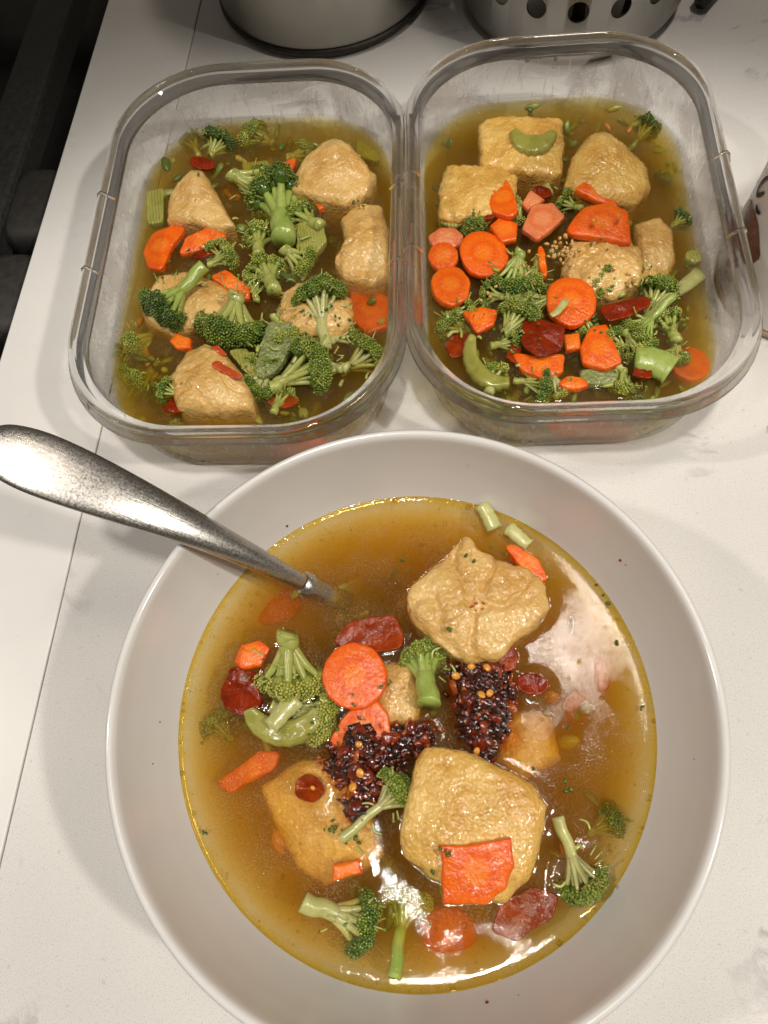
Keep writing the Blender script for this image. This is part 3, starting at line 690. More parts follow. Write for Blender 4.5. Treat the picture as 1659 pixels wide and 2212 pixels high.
# ------------------------------------------------------------------ tofu in the bowl
tofu('bowl', 'wrinkled tan tofu puff with a pointed corner next to the carrot stick in the bowl',
     [(1005,1148),(1040,1185),(1080,1207),(1150,1225),(1178,1260),(1190,1310),(1165,1348),(1112,1385),(1085,1422),(1010,1432),(960,1400),(900,1350),(880,1318),(878,1270),(930,1225),(965,1200)], 0.012, wrinkle=0.0020, nth=150, tops=26, namp=0.0008, er=0.004, smooth=1)
tofu('bowl', 'smooth square golden tofu puff carrying a carrot square in the bowl',
     [(915,1612),(965,1612),(1010,1622),(1080,1655),(1150,1692),(1186,1740),(1172,1830),(1150,1900),(1090,1957),(1000,1942),(930,1900),(868,1850),(862,1790),(880,1720),(895,1650)], 0.013, 'tofu_gold', nth=150, tops=24, tilt=(0.0, 0.05), dome=0.003)
tofu('bowl', 'sunken pale tofu block under the chili crisp and the curled chili in the bowl',
     [(555,1700),(640,1642),(735,1635),(800,1740),(830,1850),(775,1892),(700,1917),(640,1880),(590,1790)], -0.0038, tilt=(0.10, 0.04), dome=0.0015, er=0.004)
tofu('bowl', 'small bit of tan tofu showing between the round carrot and the broccoli in the bowl',
     [(820,1425),(890,1430),(912,1500),(900,1570),(830,1570),(800,1500)], 0.0012, er=0.005)
tofu('bowl', 'hazy tofu sunk in the broth beside the chili crisp mound by the bowl wall',
     [(1075,1530),(1190,1535),(1215,1640),(1130,1690),(1070,1640)], -0.0065)
# ------------------------------------------------------------------ carrots in the bowl
carrot('bowl', 'whole round orange carrot slice lying on the tofu in the bowl', (765,1461,71,73,0.2,30,0.03), 0.0075, tilt=(0.02, -0.02))
carrot('bowl', 'folded orange carrot slice tucked under the round slice beside the chili crisp', [(705,1605),(740,1548),(800,1498),(838,1538),(846,1590),(828,1628),(760,1622)], 0.0046, tilt=(0.12, 0.1))
carrot('bowl', 'small orange carrot chunk behind the dark chili by the broccoli in the bowl', [(503,1428),(520,1392),(560,1382),(584,1400),(560,1440),(520,1447)], 0.002)
carrot('bowl', 'square cut orange carrot piece lying on the golden tofu in the bowl', [(955,1868),(950,1826),(1000,1826),(1104,1809),(1111,1870),(1095,1920),(1050,1957),(956,1956)], 0.0185, smooth=0, tilt=(0.03, 0.16))
carrot('bowl', 'narrow orange carrot stick beside the wrinkled tofu puff in the bowl', [(1088,1176),(1112,1174),(1165,1208),(1184,1250),(1162,1262),(1125,1228)], 0.005, thick=0.007)
carrot('bowl', 'small orange carrot chip on the sunken tofu block in the bowl', [(716,1868),(776,1856),(783,1886),(718,1906)], 0.002, smooth=0)
carrot('bowl', 'brownish carrot slab sunk below the celery crescent in the bowl', [(466,1690),(560,1622),(606,1622),(592,1662),(490,1716)], -0.0055)
carrot('bowl', 'hazy carrot slice sunk beside the spoon in the bowl', (600,1312,52,34,-0.4), -0.0145)
carrot('bowl', 'hazy upright carrot sliver sunk near the bowl wall past the chili crisp', (1310,1440,24,54,0.15), -0.0135)
carrot('bowl', 'hazy carrot slice sunk under the carrot topped golden tofu', (968,2012,62,52,0.3), -0.0115)
carrot('bowl', 'hazy small carrot chip sunk near the oily chili in the bowl', (1248,1530,28,38,0), -0.0145)
# ------------------------------------------------------------------ greens in the bowl
broccoli('bowl', 'pale green broccoli floret standing on its head by the round carrot in the bowl', (625,1448), 74, (622,1368), 0.004, 0.80, 'stem', 0.010, sr=0.34)
broccoli('bowl', 'loose yellow green broccoli floret between the round carrot and celery in the bowl', (672,1545), 66, (585,1525), 0.0005, 0.78, 'stem_pale', 0.004)
broccoli('bowl', 'green broccoli floret with a bright cut stem beside the chili crisp in the bowl', (915,1435), 52, (927,1520), 0.002, 0.55, 'stem_bright', 0.008, sr=0.50)
broccoli('bowl', 'green broccoli floret with pale fanned stem beside the golden tofu in the bowl', (850,1718), 50, (737,1812), 0.005, 0.42, 'stem_pale', 0.004, sr=0.24)
broccoli('bowl', 'broccoli floret with long pale stem between the golden tofu and bowl wall', (1250,1892), 60, (1205,1765), 0.0005, 0.50, 'stem_pale', 0.002, sr=0.26)
broccoli('bowl', 'broccoli floret with thick cut stem floating below the sunken tofu block', (762,1985), 64, (655,1948), -0.0015, 0.33, 'stem_pale', 0.002, sr=0.36)
broccoli('bowl', 'yellowish sunken broccoli floret with its stem against the bowl wall', (872,1965), 52, (851,2112), -0.006, 0.8, 'stem_bright', 0.0006, sr=0.30)
broccoli('bowl', 'dark broccoli floret sunk beside the long stemmed floret in the bowl', (1312,1782), 44, (1270,1800), -0.007, 0.25, 'stem')
broccoli('bowl', 'dim green broccoli floret sunk by the dark chili near the bowl wall', (478,1568), 40, (500,1600), -0.009, 0.4, 'stem')
crescent('bowl', 'pale green celery crescent in front of the loose floret in the bowl', 612, 1502, 110, 52, 22, 158, 0.006, 'celery_plain', tilt=(0.03, 0.1))
stalk('bowl', 'pale strip of stem lying inside the celery crescent in the bowl', [(640,1508),(615,1535),(585,1570)], 0.008, 0.0040, 0.0032)
stalk('bowl', 'pale yellow stem leaning on the bowl wall behind the wrinkled tofu', [(1040,1090),(1055,1115),(1068,1142)], 0.004, 0.0030, 0.0036, 'stem_pale', dz1=0.001)
stalk('bowl', 'soft pale stem scrap beside the carrot stick in the bowl', [(1098,1140),(1120,1160),(1142,1178)], 0.0012, 0.0034, 0.0026, 'stem_pale')
# ------------------------------------------------------------------ chilies in the bowl
chili('bowl', 'dark crumpled red chili beside the pale broccoli near the bowl wall', [(472,1492),(500,1440),(548,1450),(567,1520),(530,1552),(490,1532)], 0.004, 'chili', wrinkle=0.0012, thick=0.004)
chili('bowl', 'wide dark red chili piece half sunk above the round carrot in the bowl', [(712,1388),(760,1340),(850,1328),(874,1370),(870,1402),(800,1412)], 0.0012, 'chili_rust', thick=0.003)
chili('bowl', 'small glossy red chili piece between the wrinkled tofu and chili crisp', [(1070,1412),(1104,1380),(1122,1420),(1112,1446),(1085,1452)], 0.005, 'chili_rust')
chili('bowl', 'oily dark chili scrap floating off the chili crisp mound', (1150,1477,36,22,0.2), 0.0015, 'chili')
chili('bowl', 'reddish purple chili piece sunk beside the long stemmed floret', [(1058,2012),(1080,1950),(1150,1918),(1212,1932),(1192,1982),(1120,2034)], -0.0010, 'chili_rust', thick=0.003)
V6 = chili('bowl', 'curled brownish red chili scrap with a seed on the sunken tofu', (668,1703,32,30,0.3), 0.006, 'chili_rust', bend=0.5, wrinkle=0.001, thick=0.003)
def seed_mesh(r): 
    V, Fc, _ = beads([(0, 0, 0)], [r], [0]); V = V*np.array([1.25, 1, 0.55]); return V, Fc
Vd, Fd = seed_mesh(0.0011)
def put_seed(x, y, z, parent=None, label=None, mat='seed', sc=1.0):
    p = at(x, y, z); o = obj('seed', Vd*sc, Fd, mat); md = o.modifiers.new('s', 'SUBSURF'); md.levels = 1; md.render_levels = 1
    o.rotation_euler = (random.uniform(-.4, .4), random.uniform(-.4, .4), random.uniform(0, 6))
    if parent: o.parent = parent; o.location = p-Vector(parent.location)
    else: o.location = p; tag(o, label, 'seed')
    return o
put_seed(676, 1702, LEVEL['bowl']+0.0085, V6)
def crisp(label, blobs, seeds):
    z0 = LEVEL['bowl']; root = empty('chili_crisp', tuple(at(blobs[0][0], blobs[0][1], z0))); O = Vector(root.location)
    parts = []
    for (x, y, rp, h) in blobs:
        V, Fc, loc = cushion(outline_at(ell(x, y, rp*0.95, rp*0.95, 0, 28, 0.15, rp), z0+h*0.4), z0-0.004, z0+h*0.4, 0.002, dome=h*0.6, namp=0.0019, nsc=330, nth=80, tops=12, seed=random.random()*7)
        V = [Vector(v)+Vector(loc)-O for v in V]
        parts.append((V, Fc, [0.25+0.5*max(0, noise.noise(v*420)) for v in V]))
        c0 = at(x, y, z0); r = rp*mpp(x, y, z0)
        for j in range(int(0.8+rp/30)):                            # soft dark red lumps
            a = random.random()*6.283; u = random.uniform(0.2, 0.85); lr = random.uniform(0.0022, 0.0036)
            cc = Vector((c0.x+u*r*math.cos(a), c0.y+u*r*math.sin(a), z0+h*(1-u*u)*0.9))-O; V = []; rows = 9; cols = 14
            for i in range(rows+1):
                for k in range(cols):
                    th, ph = math.pi*i/rows, 2*math.pi*k/cols; d = Vector((math.sin(th)*math.cos(ph), math.sin(th)*math.sin(ph), math.cos(th)*0.8))
                    V.append(cc+d*lr*(1+0.35*noise.noise(d*1.6+cc*900)))
            Fc = [(i*cols+k, (i+1)*cols+k, (i+1)*cols+(k+1) % cols, i*cols+(k+1) % cols) for i in range(rows) for k in range(cols)]
            parts.append((V, Fc, [random.uniform(0.45, 0.7)]*len(V)))
        for j in range(int(62*(rp/50)**2)+14):                      # ragged flakes
            u = math.sqrt(random.random())*(1.04 if random.random() < 0.85 else 1.45); a = random.random()*6.283; n = random.choice((4, 5, 6)); fs = random.uniform(0.0010, 0.0034)*(0.6 if random.random() < 0.4 else 1)
            cc = Vector((c0.x+u*r*math.cos(a), c0.y+u*r*math.sin(a), z0+max(0, h*(1-u*u))+random.uniform(0.0, 0.0012)))-O
            R3 = Euler((random.gauss(0, 0.45), random.gauss(0, 0.45), random.random()*6)).to_matrix(); V = []
            for k in range(n):
                t = 2*math.pi*k/n; rr = fs*random.uniform(0.55, 1.2); V.append(cc+R3@Vector((rr*math.cos(t)*1.3, rr*math.sin(t)*0.8, 0.0002)))
            V += [v-R3@Vector((0, 0, 0.0004)) for v in V]; V.append(cc+R3@Vector((0, 0, 0.0005)))
            Fc = [(2*n, k, (k+1) % n) for k in range(n)]+[(k, n+k, n+(k+1) % n, (k+1) % n) for k in range(n)]
            parts.append((V, Fc, [random.choice((0.02, 0.05, 0.1, 0.15, 0.3, 0.45, 0.6, 0.75, 0.9))]*len(V)))
    for (x, y, rp, h) in blobs:
        Vo, Fo, To = [], [], []; no = 48; c0 = at(x, y, z0+0.0004); r = rp*1.55*mpp(x, y, z0)
        for j in range(7):
            for k in range(no):
                t = 2*math.pi*k/no; w_ = 1+0.3*noise.noise(Vector((math.cos(t)*2+x, math.sin(t)*2+y, 3)))
                Vo.append((c0.x-O.x+r*w_*j/6*math.cos(t), c0.y-O.y+r*w_*j/6*math.sin(t), c0.z-O.z+0.0001*(1-j/6)+0.00003*(x % 7))); To.append(1-j/6)
        for j in range(6):
            for k in range(no): k2 = (k+1) % no; Fo.append((j*no+k, (j+1)*no+k, (j+1)*no+k2, j*no+k2))
        obj('oil_stain', Vo, Fo, 'chili_oil', root, tone=To)
    V, Fc, T = join(parts); o = obj('flakes', V, Fc, 'crisp', root, tone=T); o['kind'] = 'stuff'
    for (x, y, h) in seeds: put_seed(x, y, z0+h+0.001, root, sc=random.uniform(1.4, 1.9))
    for (x, y, rp, h) in blobs: note_edge('bowl', ell(x, y, rp, rp), z0)
    return tag(root, label, 'chili crisp')
crisp('dark mound of oily chili crisp with yellow seeds below the wrinkled tofu', [(1040,1462,58,0.008), (1035,1505,52,0.007), (1045,1560,56,0.007), (1048,1610,28,0.003), (1090,1500,26,0.003)],
      [(1018,1440,0.0090), (1052,1442,0.0092), (1040,1500,0.0085), (1058,1497,0.0085), (1030,1622,0.0050), (985,1460,0.006)])
crisp('dark trail of oily chili crisp spilling from the folded carrot to the golden tofu', [(785,1610,52,0.007), (752,1655,42,0.006), (850,1612,46,0.005), (905,1595,34,0.003), (800,1690,36,0.004), (775,1748,28,0.003)],
      [(778,1670,0.0080), (775,1608,0.0090), (762,1700,0.006)])

# ------------------------------------------------------------------ spoon
z0 = LEVEL['bowl']; Q0 = at(690, 1275, z0+0.0005); Q1 = at(400, 1140, 0.0805); dr = (Q1-Q0).normalized()
sp = empty('soup_spoon', tuple(Q0)); tag(sp, 'worn steel spoon resting on the bowl rim with its bowl in the broth', 'spoon')
Lh = 0.128; prof_w = [(0.0, 0.0040, 0.0028), (0.06, 0.0041, 0.0026), (0.15, 0.0045, 0.0024), (0.30, 0.0058, 0.0020), (0.45, 0.0075, 0.0017), (0.60, 0.0094, 0.0014), (0.74, 0.0110, 0.0012), (0.86, 0.0114, 0.0011), (0.94, 0.0097, 0.0011), (0.98, 0.0066, 0.0010), (1.0, 0.0020, 0.0008)]
side = dr.cross(Vector((0, 0, 1))).normalized(); upv = side.cross(dr).normalized()
rings = []; nseg = 28
pw = spline(prof_w, 6)
for (t, w, h) in pw:
    t = max(0.0, float(t)); c0 = dr*(0.009+t*Lh) + upv*(0.006*math.sin(math.pi*t)-0.010*t*t)
    ring = []
    for k in range(nseg):
        a = 2*math.pi*k/nseg; cx_, cy_ = math.cos(a), math.sin(a)
        ring.append(tuple(c0+side*w*cx_+upv*(h*1.7*cy_)))
    rings.append(ring)
V, Fc = loft(rings, cap0=True, cap1=True)
rot = Matrix((dr, -side, upv)).transposed()          # local x runs along the handle for the brushed grain
def spoon_part(name, V):
    inv = rot.inverted(); o = obj(name, [tuple(inv@Vector(v)) for v in V], Fc, 'spoon', sp); o.rotation_euler = rot.to_euler(); return o
spoon_part('handle', V)
V, Fc = tube([dr*t for t in (0.0095, 0.0085, 0.004, 0.002, -0.006, -0.016)], [(0.0046, 0.0032), (0.0053, 0.0039), (0.0053, 0.0039), (0.0046, 0.0034), (0.0044, 0.003), (0.0050, 0.0024)], 20)
spoon_part('collar', V)
rings = []; d2 = (dr*-1).copy(); d2.z *= 0.85; d2.normalize(); st0 = dr*-0.012
for i in range(17):
    t = i/16; w = 0.0185*math.sin(math.pi*min(0.97, 0.12+0.86*t))**0.7 if t < 1 else 0.003; ring_o = []
    for k in range(13): f = -1+2*k/12; ring_o.append(st0+d2*(0.054*t)+side*w*f+Vector((0, 0, -0.006*(1-f*f)*math.sin(math.pi*t))))
    rings.append(ring_o)
Vb = [tuple(p) for r in rings for p in r]+[tuple(p+Vector((0, 0, -0.0012))) for r in rings for p in r]; Fc = []
for i in range(16):
    for k in range(12):
        a = i*13+k; Fc.append((a, a+1, a+14, a+13)); b_ = 221+a; Fc.append((b_, b_+13, b_+14, b_+1))
spoon_part('spoon_bowl', Vb)

# ================================================================== CONTAINERS
CW, CL, CR, CBU, HC = 0.1635, 0.2385, 0.0575, 0.0, 0.0538
def cring(d, z):
    return [(x, y, z) for x, y in rrect(CW-2*d, CL-2*d, max(0.006, CR-0.7*d), 20, CBU)]
def container(where, label, cx, cy, yaw):
    root = empty('food_container', (cx, cy, 0)); root.rotation_euler.z = yaw
    tag(root, label, 'container')
    wall = [(0.020, 0.0008), (0.0150, 0.0006), (0.0122, 0.0020), (0.0105, 0.0055), (0.0092, 0.020), (0.0074, HC-0.0105), (0.0078, HC-0.0102), (0.0088, HC-0.0100), (0.0094, HC-0.0105), (0.0112, 0.020), (0.0124, 0.0075), (0.0150, 0.0040), (0.020, 0.0028)]
    V, Fc = loft([cring(d, z) for d, z in wall], cap0=True, cap1=True); Fc = [f[::-1] for f in Fc]
    obj('wall', V, Fc, 'clear', root)
    rp = [(0.0006, HC-0.0088), (0.0, HC-0.0078), (0.0004, HC-0.0064), (0.0022, HC-0.0056), (0.0026, HC-0.0046), (0.0024, HC-0.0016), (0.0030, HC-0.0004), (0.0040, HC), (0.0052, HC-0.0004), (0.0060, HC-0.0016), (0.0066, HC-0.0030),
          (0.0084, HC-0.0042), (0.0091, HC-0.0060), (0.0092, HC-0.0085), (0.0088, HC-0.0094), (0.0078, HC-0.0097), (0.0066, HC-0.0092), (0.0040, HC-0.0086), (0.0016, HC-0.0090)]
    V, Fc = loft([cring(d, z) for d, z in rp], closed=True)
    ro_ = obj('rim', V, Fc, 'rim', root); es = ro_.modifiers.new('edges', 'EDGE_SPLIT'); es.split_angle = math.radians(38)
    for sx in (-1, 1):
        for yy in (0.024, -0.024):
            x0 = sx*(CW/2-0.0045+CBU)
            V, Fc = tube([(x0-sx*0.0050, yy, HC-0.0050), (x0-sx*0.0015, yy, HC-0.0010), (x0+sx*0.0005, yy, HC+0.0004), (x0+sx*0.0022, yy, HC-0.0010), (x0+sx*0.0045, yy, HC-0.0060)], [0.0006, 0.0008, 0.0008, 0.0008, 0.0006], 8)
            obj('rim_rib', V, Fc, 'rim', root)
    return root
CON = {'stove': (-0.0412, 0.2782, -0.2018), 'bottle': (0.1180, 0.2550, -0.1807)}
container('stove', 'clear plastic food container of tofu and broccoli soup on the stove side of the counter', *CON['stove'])
container('bottle', 'clear plastic food container of carrot rich soup standing beside the seasoning bottle', *CON['bottle'])

# ------------------------------------------------------------------ in the stove side container
w = 'stove'; cn = 'in the stove-side container'
tofu(w, 'tan tofu puff with a sharp ridge at the back corner '+cn, [(720,297),(760,320),(814,375),(800,412),(745,437),(690,427),(616,402),(650,345)], 0.008, peak=(*at(725, 345, .03)[:2], 0.006), er=0.004, thick=0.03, smooth=1)
tofu(w, 'pointed triangular tan tofu puff beside the steamy wall '+cn, [(356,472),(362,415),(420,369),(442,375),(470,420),(507,482),(470,492),(400,472)], 0.007, peak=(*at(425, 400, .03)[:2], 0.006), er=0.004, smooth=1)
tofu(w, 'tall creased tan tofu puff against the wall facing the other container', [(733,467),(775,430),(825,437),(840,500),(840,590),(800,614),(740,592),(720,560),(745,520)], 0.009, wrinkle=0.0009, dome=0.004)
tofu(w, 'long low tofu puff lying under a broccoli floret '+cn, [(298,652),(340,590),(400,578),(470,605),(517,640),(500,692),(430,702),(370,718),(308,692)], 0.003, wrinkle=0.0005)
tofu(w, 'bumpy round tofu puff with a floret lying over it '+cn, [(596,662),(610,625),(660,598),(720,600),(757,640),(762,690),(720,722),(640,722),(600,692)], 0.006, namp=0.0011, dome=0.004)
tofu(w, 'big rounded tofu puff with red flakes against the front wall '+cn, [(357,815),(400,755),(440,736),(475,752),(520,800),(545,850),(545,882),(450,888),(380,882)], 0.008, dome=0.005, wrinkle=0.0010)
carrot(w, 'curved orange carrot piece by the steamy wall '+cn, [(307,542),(330,500),(370,485),(402,490),(372,530),(350,582),(318,578)], 0.003)
carrot(w, 'slanted orange carrot slice with dark chili under it '+cn, [(383,547),(400,515),(450,495),(492,505),(460,532)], 0.0035, tilt=(0.0, 0.25))
carrot(w, 'orange carrot slice pair end between florets '+cn, [(453,602),(490,585),(537,615),(537,642),(490,622)], 0.004, tilt=(-0.1, 0.2))
carrot(w, 'small orange carrot cube behind the big front tofu puff '+cn, [(364,735),(382,718),(412,730),(412,752),(380,752)], 0.003)
carrot(w, 'small orange carrot edge beside the ridged tofu puff '+cn, [(662,412),(690,404),(713,440),(690,452)], 0.003)
carrot(w, 'orange carrot sliver sunk at the side of the ridged tofu puff '+cn, [(588,402),(610,350),(642,341),(622,396)], -0.0008, tilt=(0.2, 0))
carrot(w, 'large hazy carrot slice sunk by the bumpy tofu puff '+cn, [(755,625),(800,610),(838,640),(838,705),(790,720),(760,690)], -0.003)
chili(w, 'small bright red chili bit behind the pointed tofu puff '+cn, (438,353,30,14,0.3), 0.0016, 'chili')
chili(w, 'dark red chili corner leaning on the big front tofu puff '+cn, [(348,888),(385,843),(418,882),(390,892)], 0.006, 'chili')
chili(w, 'thin orange red flake lying on the big front tofu puff '+cn, [(452,786),(470,778),(528,812),(520,820),(480,806)], 0.0165, 'chili_flake', bend=0)
chili(w, 'short red flake at the top of the big front tofu puff '+cn, [(452,748),(470,745),(492,765),(478,768)], 0.0150, 'chili_flake', bend=0)
chili(w, 'dark chili strip under the slanted carrot slice '+cn, [(405,552),(440,540),(490,520),(470,545),(430,558)], 0.0016, 'chili')
chili(w, 'red chili piece sunk beside the big front tofu puff '+cn, (612,868,32,14,0), -0.001, 'chili_rust')
broccoli(w, 'dark green broccoli cluster with a bright cut stalk in the middle '+cn, (605,440), 74, (612,515), 0.002, 0.30, 'stem_bright', 0.008, sr=0.36, lobes=15)
broccoli(w, 'deep green broccoli floret with bright curved stem on the long tofu '+cn, (366,655), 55, (440,575), 0.010, 0.22, 'stem_bright', 0.012, sr=0.28)
broccoli(w, 'spread green broccoli floret in front of the long tofu '+cn, (505,688), 74, (512,632), 0.007, 0.38, 'stem', 0.012, sr=0.26, lobes=15)
broccoli(w, 'small yellowish broccoli floret in the centre gap '+cn, (578,588), 42, (592,628), 0.003, 0.62, 'stem', 0.007, sr=0.4)
broccoli(w, 'broccoli floret with forked pale stem lying on the bumpy tofu '+cn, (690,655), 58, (703,752), 0.011, 0.36, 'stem_pale', 0.006, sr=0.24)
broccoli(w, 'broad broccoli floret beside the grey celery slab '+cn, (655,800), 68, (585,838), 0.004, 0.40, 'stem', 0.003, lobes=14)
broccoli(w, 'dark broccoli tip sunk at the back wall '+cn, (472,315), 36, (455,335), -0.001, 0.14, 'stem')
broccoli(w, 'yellowish broccoli floret half sunk at the corner nearest the bowl '+cn, (785,775), 50, (735,805), -0.002, 0.55, 'stem_pale')
broccoli(w, 'little broccoli tip on the dark chili corner '+cn, (368,843), 27, (398,858), 0.008, 0.34, 'stem', lobes=8)
broccoli(w, 'pale soft floret behind the bright curved stem '+cn, (485,560), 34, (450,572), 0.002, 0.6, 'stem', lobes=8)
broccoli(w, 'dim broccoli floret sunk along the steamy wall '+cn, (312,818), 46, (330,800), -0.008, 0.6, 'stem')
celery(w, 'ribbed celery stub standing at the steamy wall '+cn, [(317,410),(354,406),(352,478),(316,484)], 0.002, smooth=1, bend=0.2)
celery(w, 'green celery slice behind the cut broccoli stalk '+cn, [(640,482),(695,465),(706,520),(672,556),(640,540)], 0.004)
celery(w, 'greyish translucent celery slab lying across the broad floret '+cn, [(548,812),(562,745),(585,690),(612,700),(640,690),(645,730),(605,785),(570,818)], 0.0085, 'celery_grey', namp=0.0006, tilt=(-0.05, 0.1))
celery(w, 'striped celery slice beside the red flakes '+cn, [(493,762),(530,748),(568,802),(542,815)], 0.004, bend=0.3)
celery(w, 'hazy celery slice sunk behind the broccoli cluster '+cn, [(520,350),(580,345),(590,380),(530,385)], -0.003)

broccoli(w, 'hazy floret sunk along the back wall by the ridged tofu puff', (560,300), 40, (590,310), -0.006, 0.6, 'stem')
broccoli(w, 'hazy yellowish floret sunk by the long tofu puff '+cn, (300,740), 40, (330,720), -0.006, 0.7, 'stem_pale')
celery(w, 'hazy celery slice sunk at the back corner behind the ridged tofu puff', [(770,300),(815,320),(820,350),(770,335)], -0.004)
celery(w, 'hazy celery slice sunk between the tall creased and bumpy tofu puffs', [(760,580),(800,590),(780,625),(740,615)], -0.004)
# ------------------------------------------------------------------ in the bottle side container
w = 'bottle'; cn = 'in the bottle-side container'
tofu(w, 'square golden tofu block with a celery crescent on top '+cn, [(1034,262),(1050,250),(1130,248),(1215,250),(1219,300),(1216,374),(1150,372),(1038,352)], 0.010, 'tofu_gold', er=0.003, smooth=1, tops=20, namp=0.0009)
tofu(w, 'golden tofu block at the wall beside the pointed carrot '+cn, [(947,402),(965,352),(1080,354),(1119,380),(1112,442),(1040,472),(948,468)], 0.009, 'tofu_gold', er=0.003, smooth=1, tops=20, namp=0.0009)
tofu(w, 'tall golden tofu cube standing at the back corner '+cn, [(1220,392),(1235,335),(1270,290),(1300,281),(1345,310),(1402,350),(1412,395),(1380,427),(1300,432)], 0.010, 'tofu_gold', dome=0.003, er=0.006, peak=(*at(1300, 320, .03)[:2], 0.005))
tofu(w, 'rough pale tofu puff under the seeded carrot '+cn, [(1213,582),(1230,520),(1290,493),(1360,505),(1397,545),(1387,602),(1330,642),(1250,627)], 0.005, namp=0.0012, dome=0.004)
tofu(w, 'pale tofu piece half sunk along the wall nearest the bottle', [(1368,482),(1425,464),(1457,490),(1463,560),(1440,612),(1388,592)], 0.0005, tilt=(-0.05, 0.06))
carrot(w, 'pointed long carrot half standing on the golden tofu '+cn, [(1054,432),(1068,378),(1084,371),(1104,398),(1121,462),(1100,472),(1064,457)], 0.0135, tilt=(0.1, -0.1))
carrot(w, 'bent orange carrot piece below the pointed carrot half '+cn, [(1057,487),(1080,465),(1119,480),(1116,516),(1085,522)], 0.010)
carrot(w, 'pinkish carrot triangle among the slices '+cn, [(1127,437),(1146,407),(1178,430),(1140,452)], 0.010, 'carrot_pink', smooth=0)
carrot(w, 'dull salmon carrot half slice under the pinkish triangle '+cn, [(1127,492),(1150,440),(1195,436),(1222,466),(1195,492),(1160,518)], 0.012, 'carrot_pink')
carrot(w, 'flat orange carrot half against the tall golden tofu cube', [(1238,413),(1262,395),(1310,399),(1342,441),(1290,432)], 0.0125, tilt=(-0.1, 0.15))
seeded = carrot(w, 'large orange carrot half with two chili seeds on it '+cn, [(1223,492),(1258,450),(1310,439),(1357,455),(1367,522),(1310,512),(1230,503)], 0.0155, tilt=(0, 0.1))
put_seed(1283, 475, 0.0212+0.0175, None, 'flat yellow chili seed on the seeded carrot half, nearer its pointed end', sc=1.5)
put_seed(1338, 466, 0.0212+0.0175, None, 'flat yellow chili seed on the seeded carrot half, nearer its broad end', sc=1.4)
carrot(w, 'biggest round carrot slice near the wall '+cn, (1045,546,53,48,0.3,30,0.03), 0.008, tilt=(-0.05, 0.05))
carrot(w, 'dull carrot slice edge pressed to the wall '+cn, (964,514,38,22,-0.1), 0.005, 'carrot_pink', tilt=(0, 0.15))
carrot(w, 'small rough carrot slice between the wall and the biggest round slice', (957,551,33,28,0.2), 0.0065, tilt=(0.1, 0.1))
carrot(w, 'round carrot slice with glossy pits by the wall facing the other container', (974,616,43,43,0), 0.0062, tilt=(-0.04, 0))
carrot(w, 'orange carrot wedge in front of the glossy pitted slice', [(998,672),(1040,661),(1077,670),(1066,702),(1030,718)], 0.005)
carrot(w, 'round carrot slice with a shred of stem between the two dark chilies', (1234,649,56,50,0.4,30,0.04), 0.010, tilt=(0.02, 0.05))
carrot(w, 'wide carrot slice below the big dark chili '+cn, [(1103,760),(1160,768),(1222,763),(1217,802),(1180,820),(1130,802)], 0.005)
carrot(w, 'D shaped carrot slice beside the big dark chili '+cn, [(1254,747),(1275,704),(1311,698),(1327,740),(1345,782),(1310,798),(1260,783)], 0.0065, tilt=(0.05, 0))
carrot(w, 'small carrot cube between the big dark chili and the D shaped slice', [(1217,722),(1252,716),(1256,752),(1222,756)], 0.0045)
carrot(w, 'little carrot end touching the front wall '+cn, (1240,826,32,15,0), 0.003)
carrot(w, 'hazy carrot sunk in the corner nearest the bottle', (1492,785,44,36,0.3), -0.005)
carrot(w, 'thin upright carrot sliver beside the garlic crumbs', (1172,562,9,36,-0.15), 0.009)
chili(w, 'big dark red chili flap in the middle of the carrots', [(1128,692),(1150,663),(1165,690),(1222,703),(1217,747),(1165,772),(1128,742)], 0.011, 'chili', bend=-0.15)
chili(w, 'long dark red chili strip beside the round carrot with a stem shred', [(1292,664),(1345,648),(1402,638),(1410,656),(1360,682),(1315,694)], 0.011, 'chili', bend=-0.12)
chili(w, 'faded red chili half sunk by the wall and celery crescent', [(960,745),(985,715),(1018,725),(1005,765),(975,775)], 0.0012, 'chili_rust')
chili(w, 'small wine red chili on the pale broccoli stalk', [(1365,812),(1375,788),(1412,790),(1405,818)], 0.007, 'chili')
chili(w, 'folded dark chili behind the wide carrot slice', [(1090,770),(1110,735),(1130,742),(1120,785)], 0.004, 'chili_rust')
chili(w, 'tiny wine dark chili bit at the pointed carrot half', (1052,464,22,11,-0.3), 0.011, 'chili')
chili(w, 'tiny dark chili bit behind the salmon carrot half', (1172,414,20,13,0.3), 0.008, 'chili')
chili(w, 'orange red flake lying on the rough pale tofu', (1332,573,14,5,-0.9), 0.0110, 'chili_flake', bend=0)
broccoli(w, 'small broccoli tip with pale stem under the golden tofu edge', (1022,482), 30, (1010,455), 0.006, 0.4, 'stem_pale', lobes=8)
broccoli(w, 'dark broccoli floret with upright green stalk in the middle '+cn, (1110,596), 54, (1126,540), 0.003, 0.30, 'stem_bright', 0.009, lobes=13)
broccoli(w, 'green broccoli floret beside the big dark chili '+cn, (1112,690), 50, (1090,720), 0.006, 0.45, 'stem', lobes=12)
broccoli(w, 'thin broccoli scrap at the edge of the rough pale tofu', (1310,612), 36, (1345,640), 0.004, 0.5, 'stem', lobes=9)
broccoli(w, 'ragged broccoli floret behind the long chili strip', (1420,640), 48, (1390,690), 0.000, 0.35, 'stem')
broccoli(w, 'broccoli floret with long bright stalk under the long chili strip', (1385,708), 42, (1452,642), 0.004, 0.52, 'stem_bright', 0.008, sr=0.24)
broccoli(w, 'dim broccoli floret sunk at the wall below the glossy pitted carrot', (990,705), 46, (1010,720), -0.004, 0.5, 'stem')
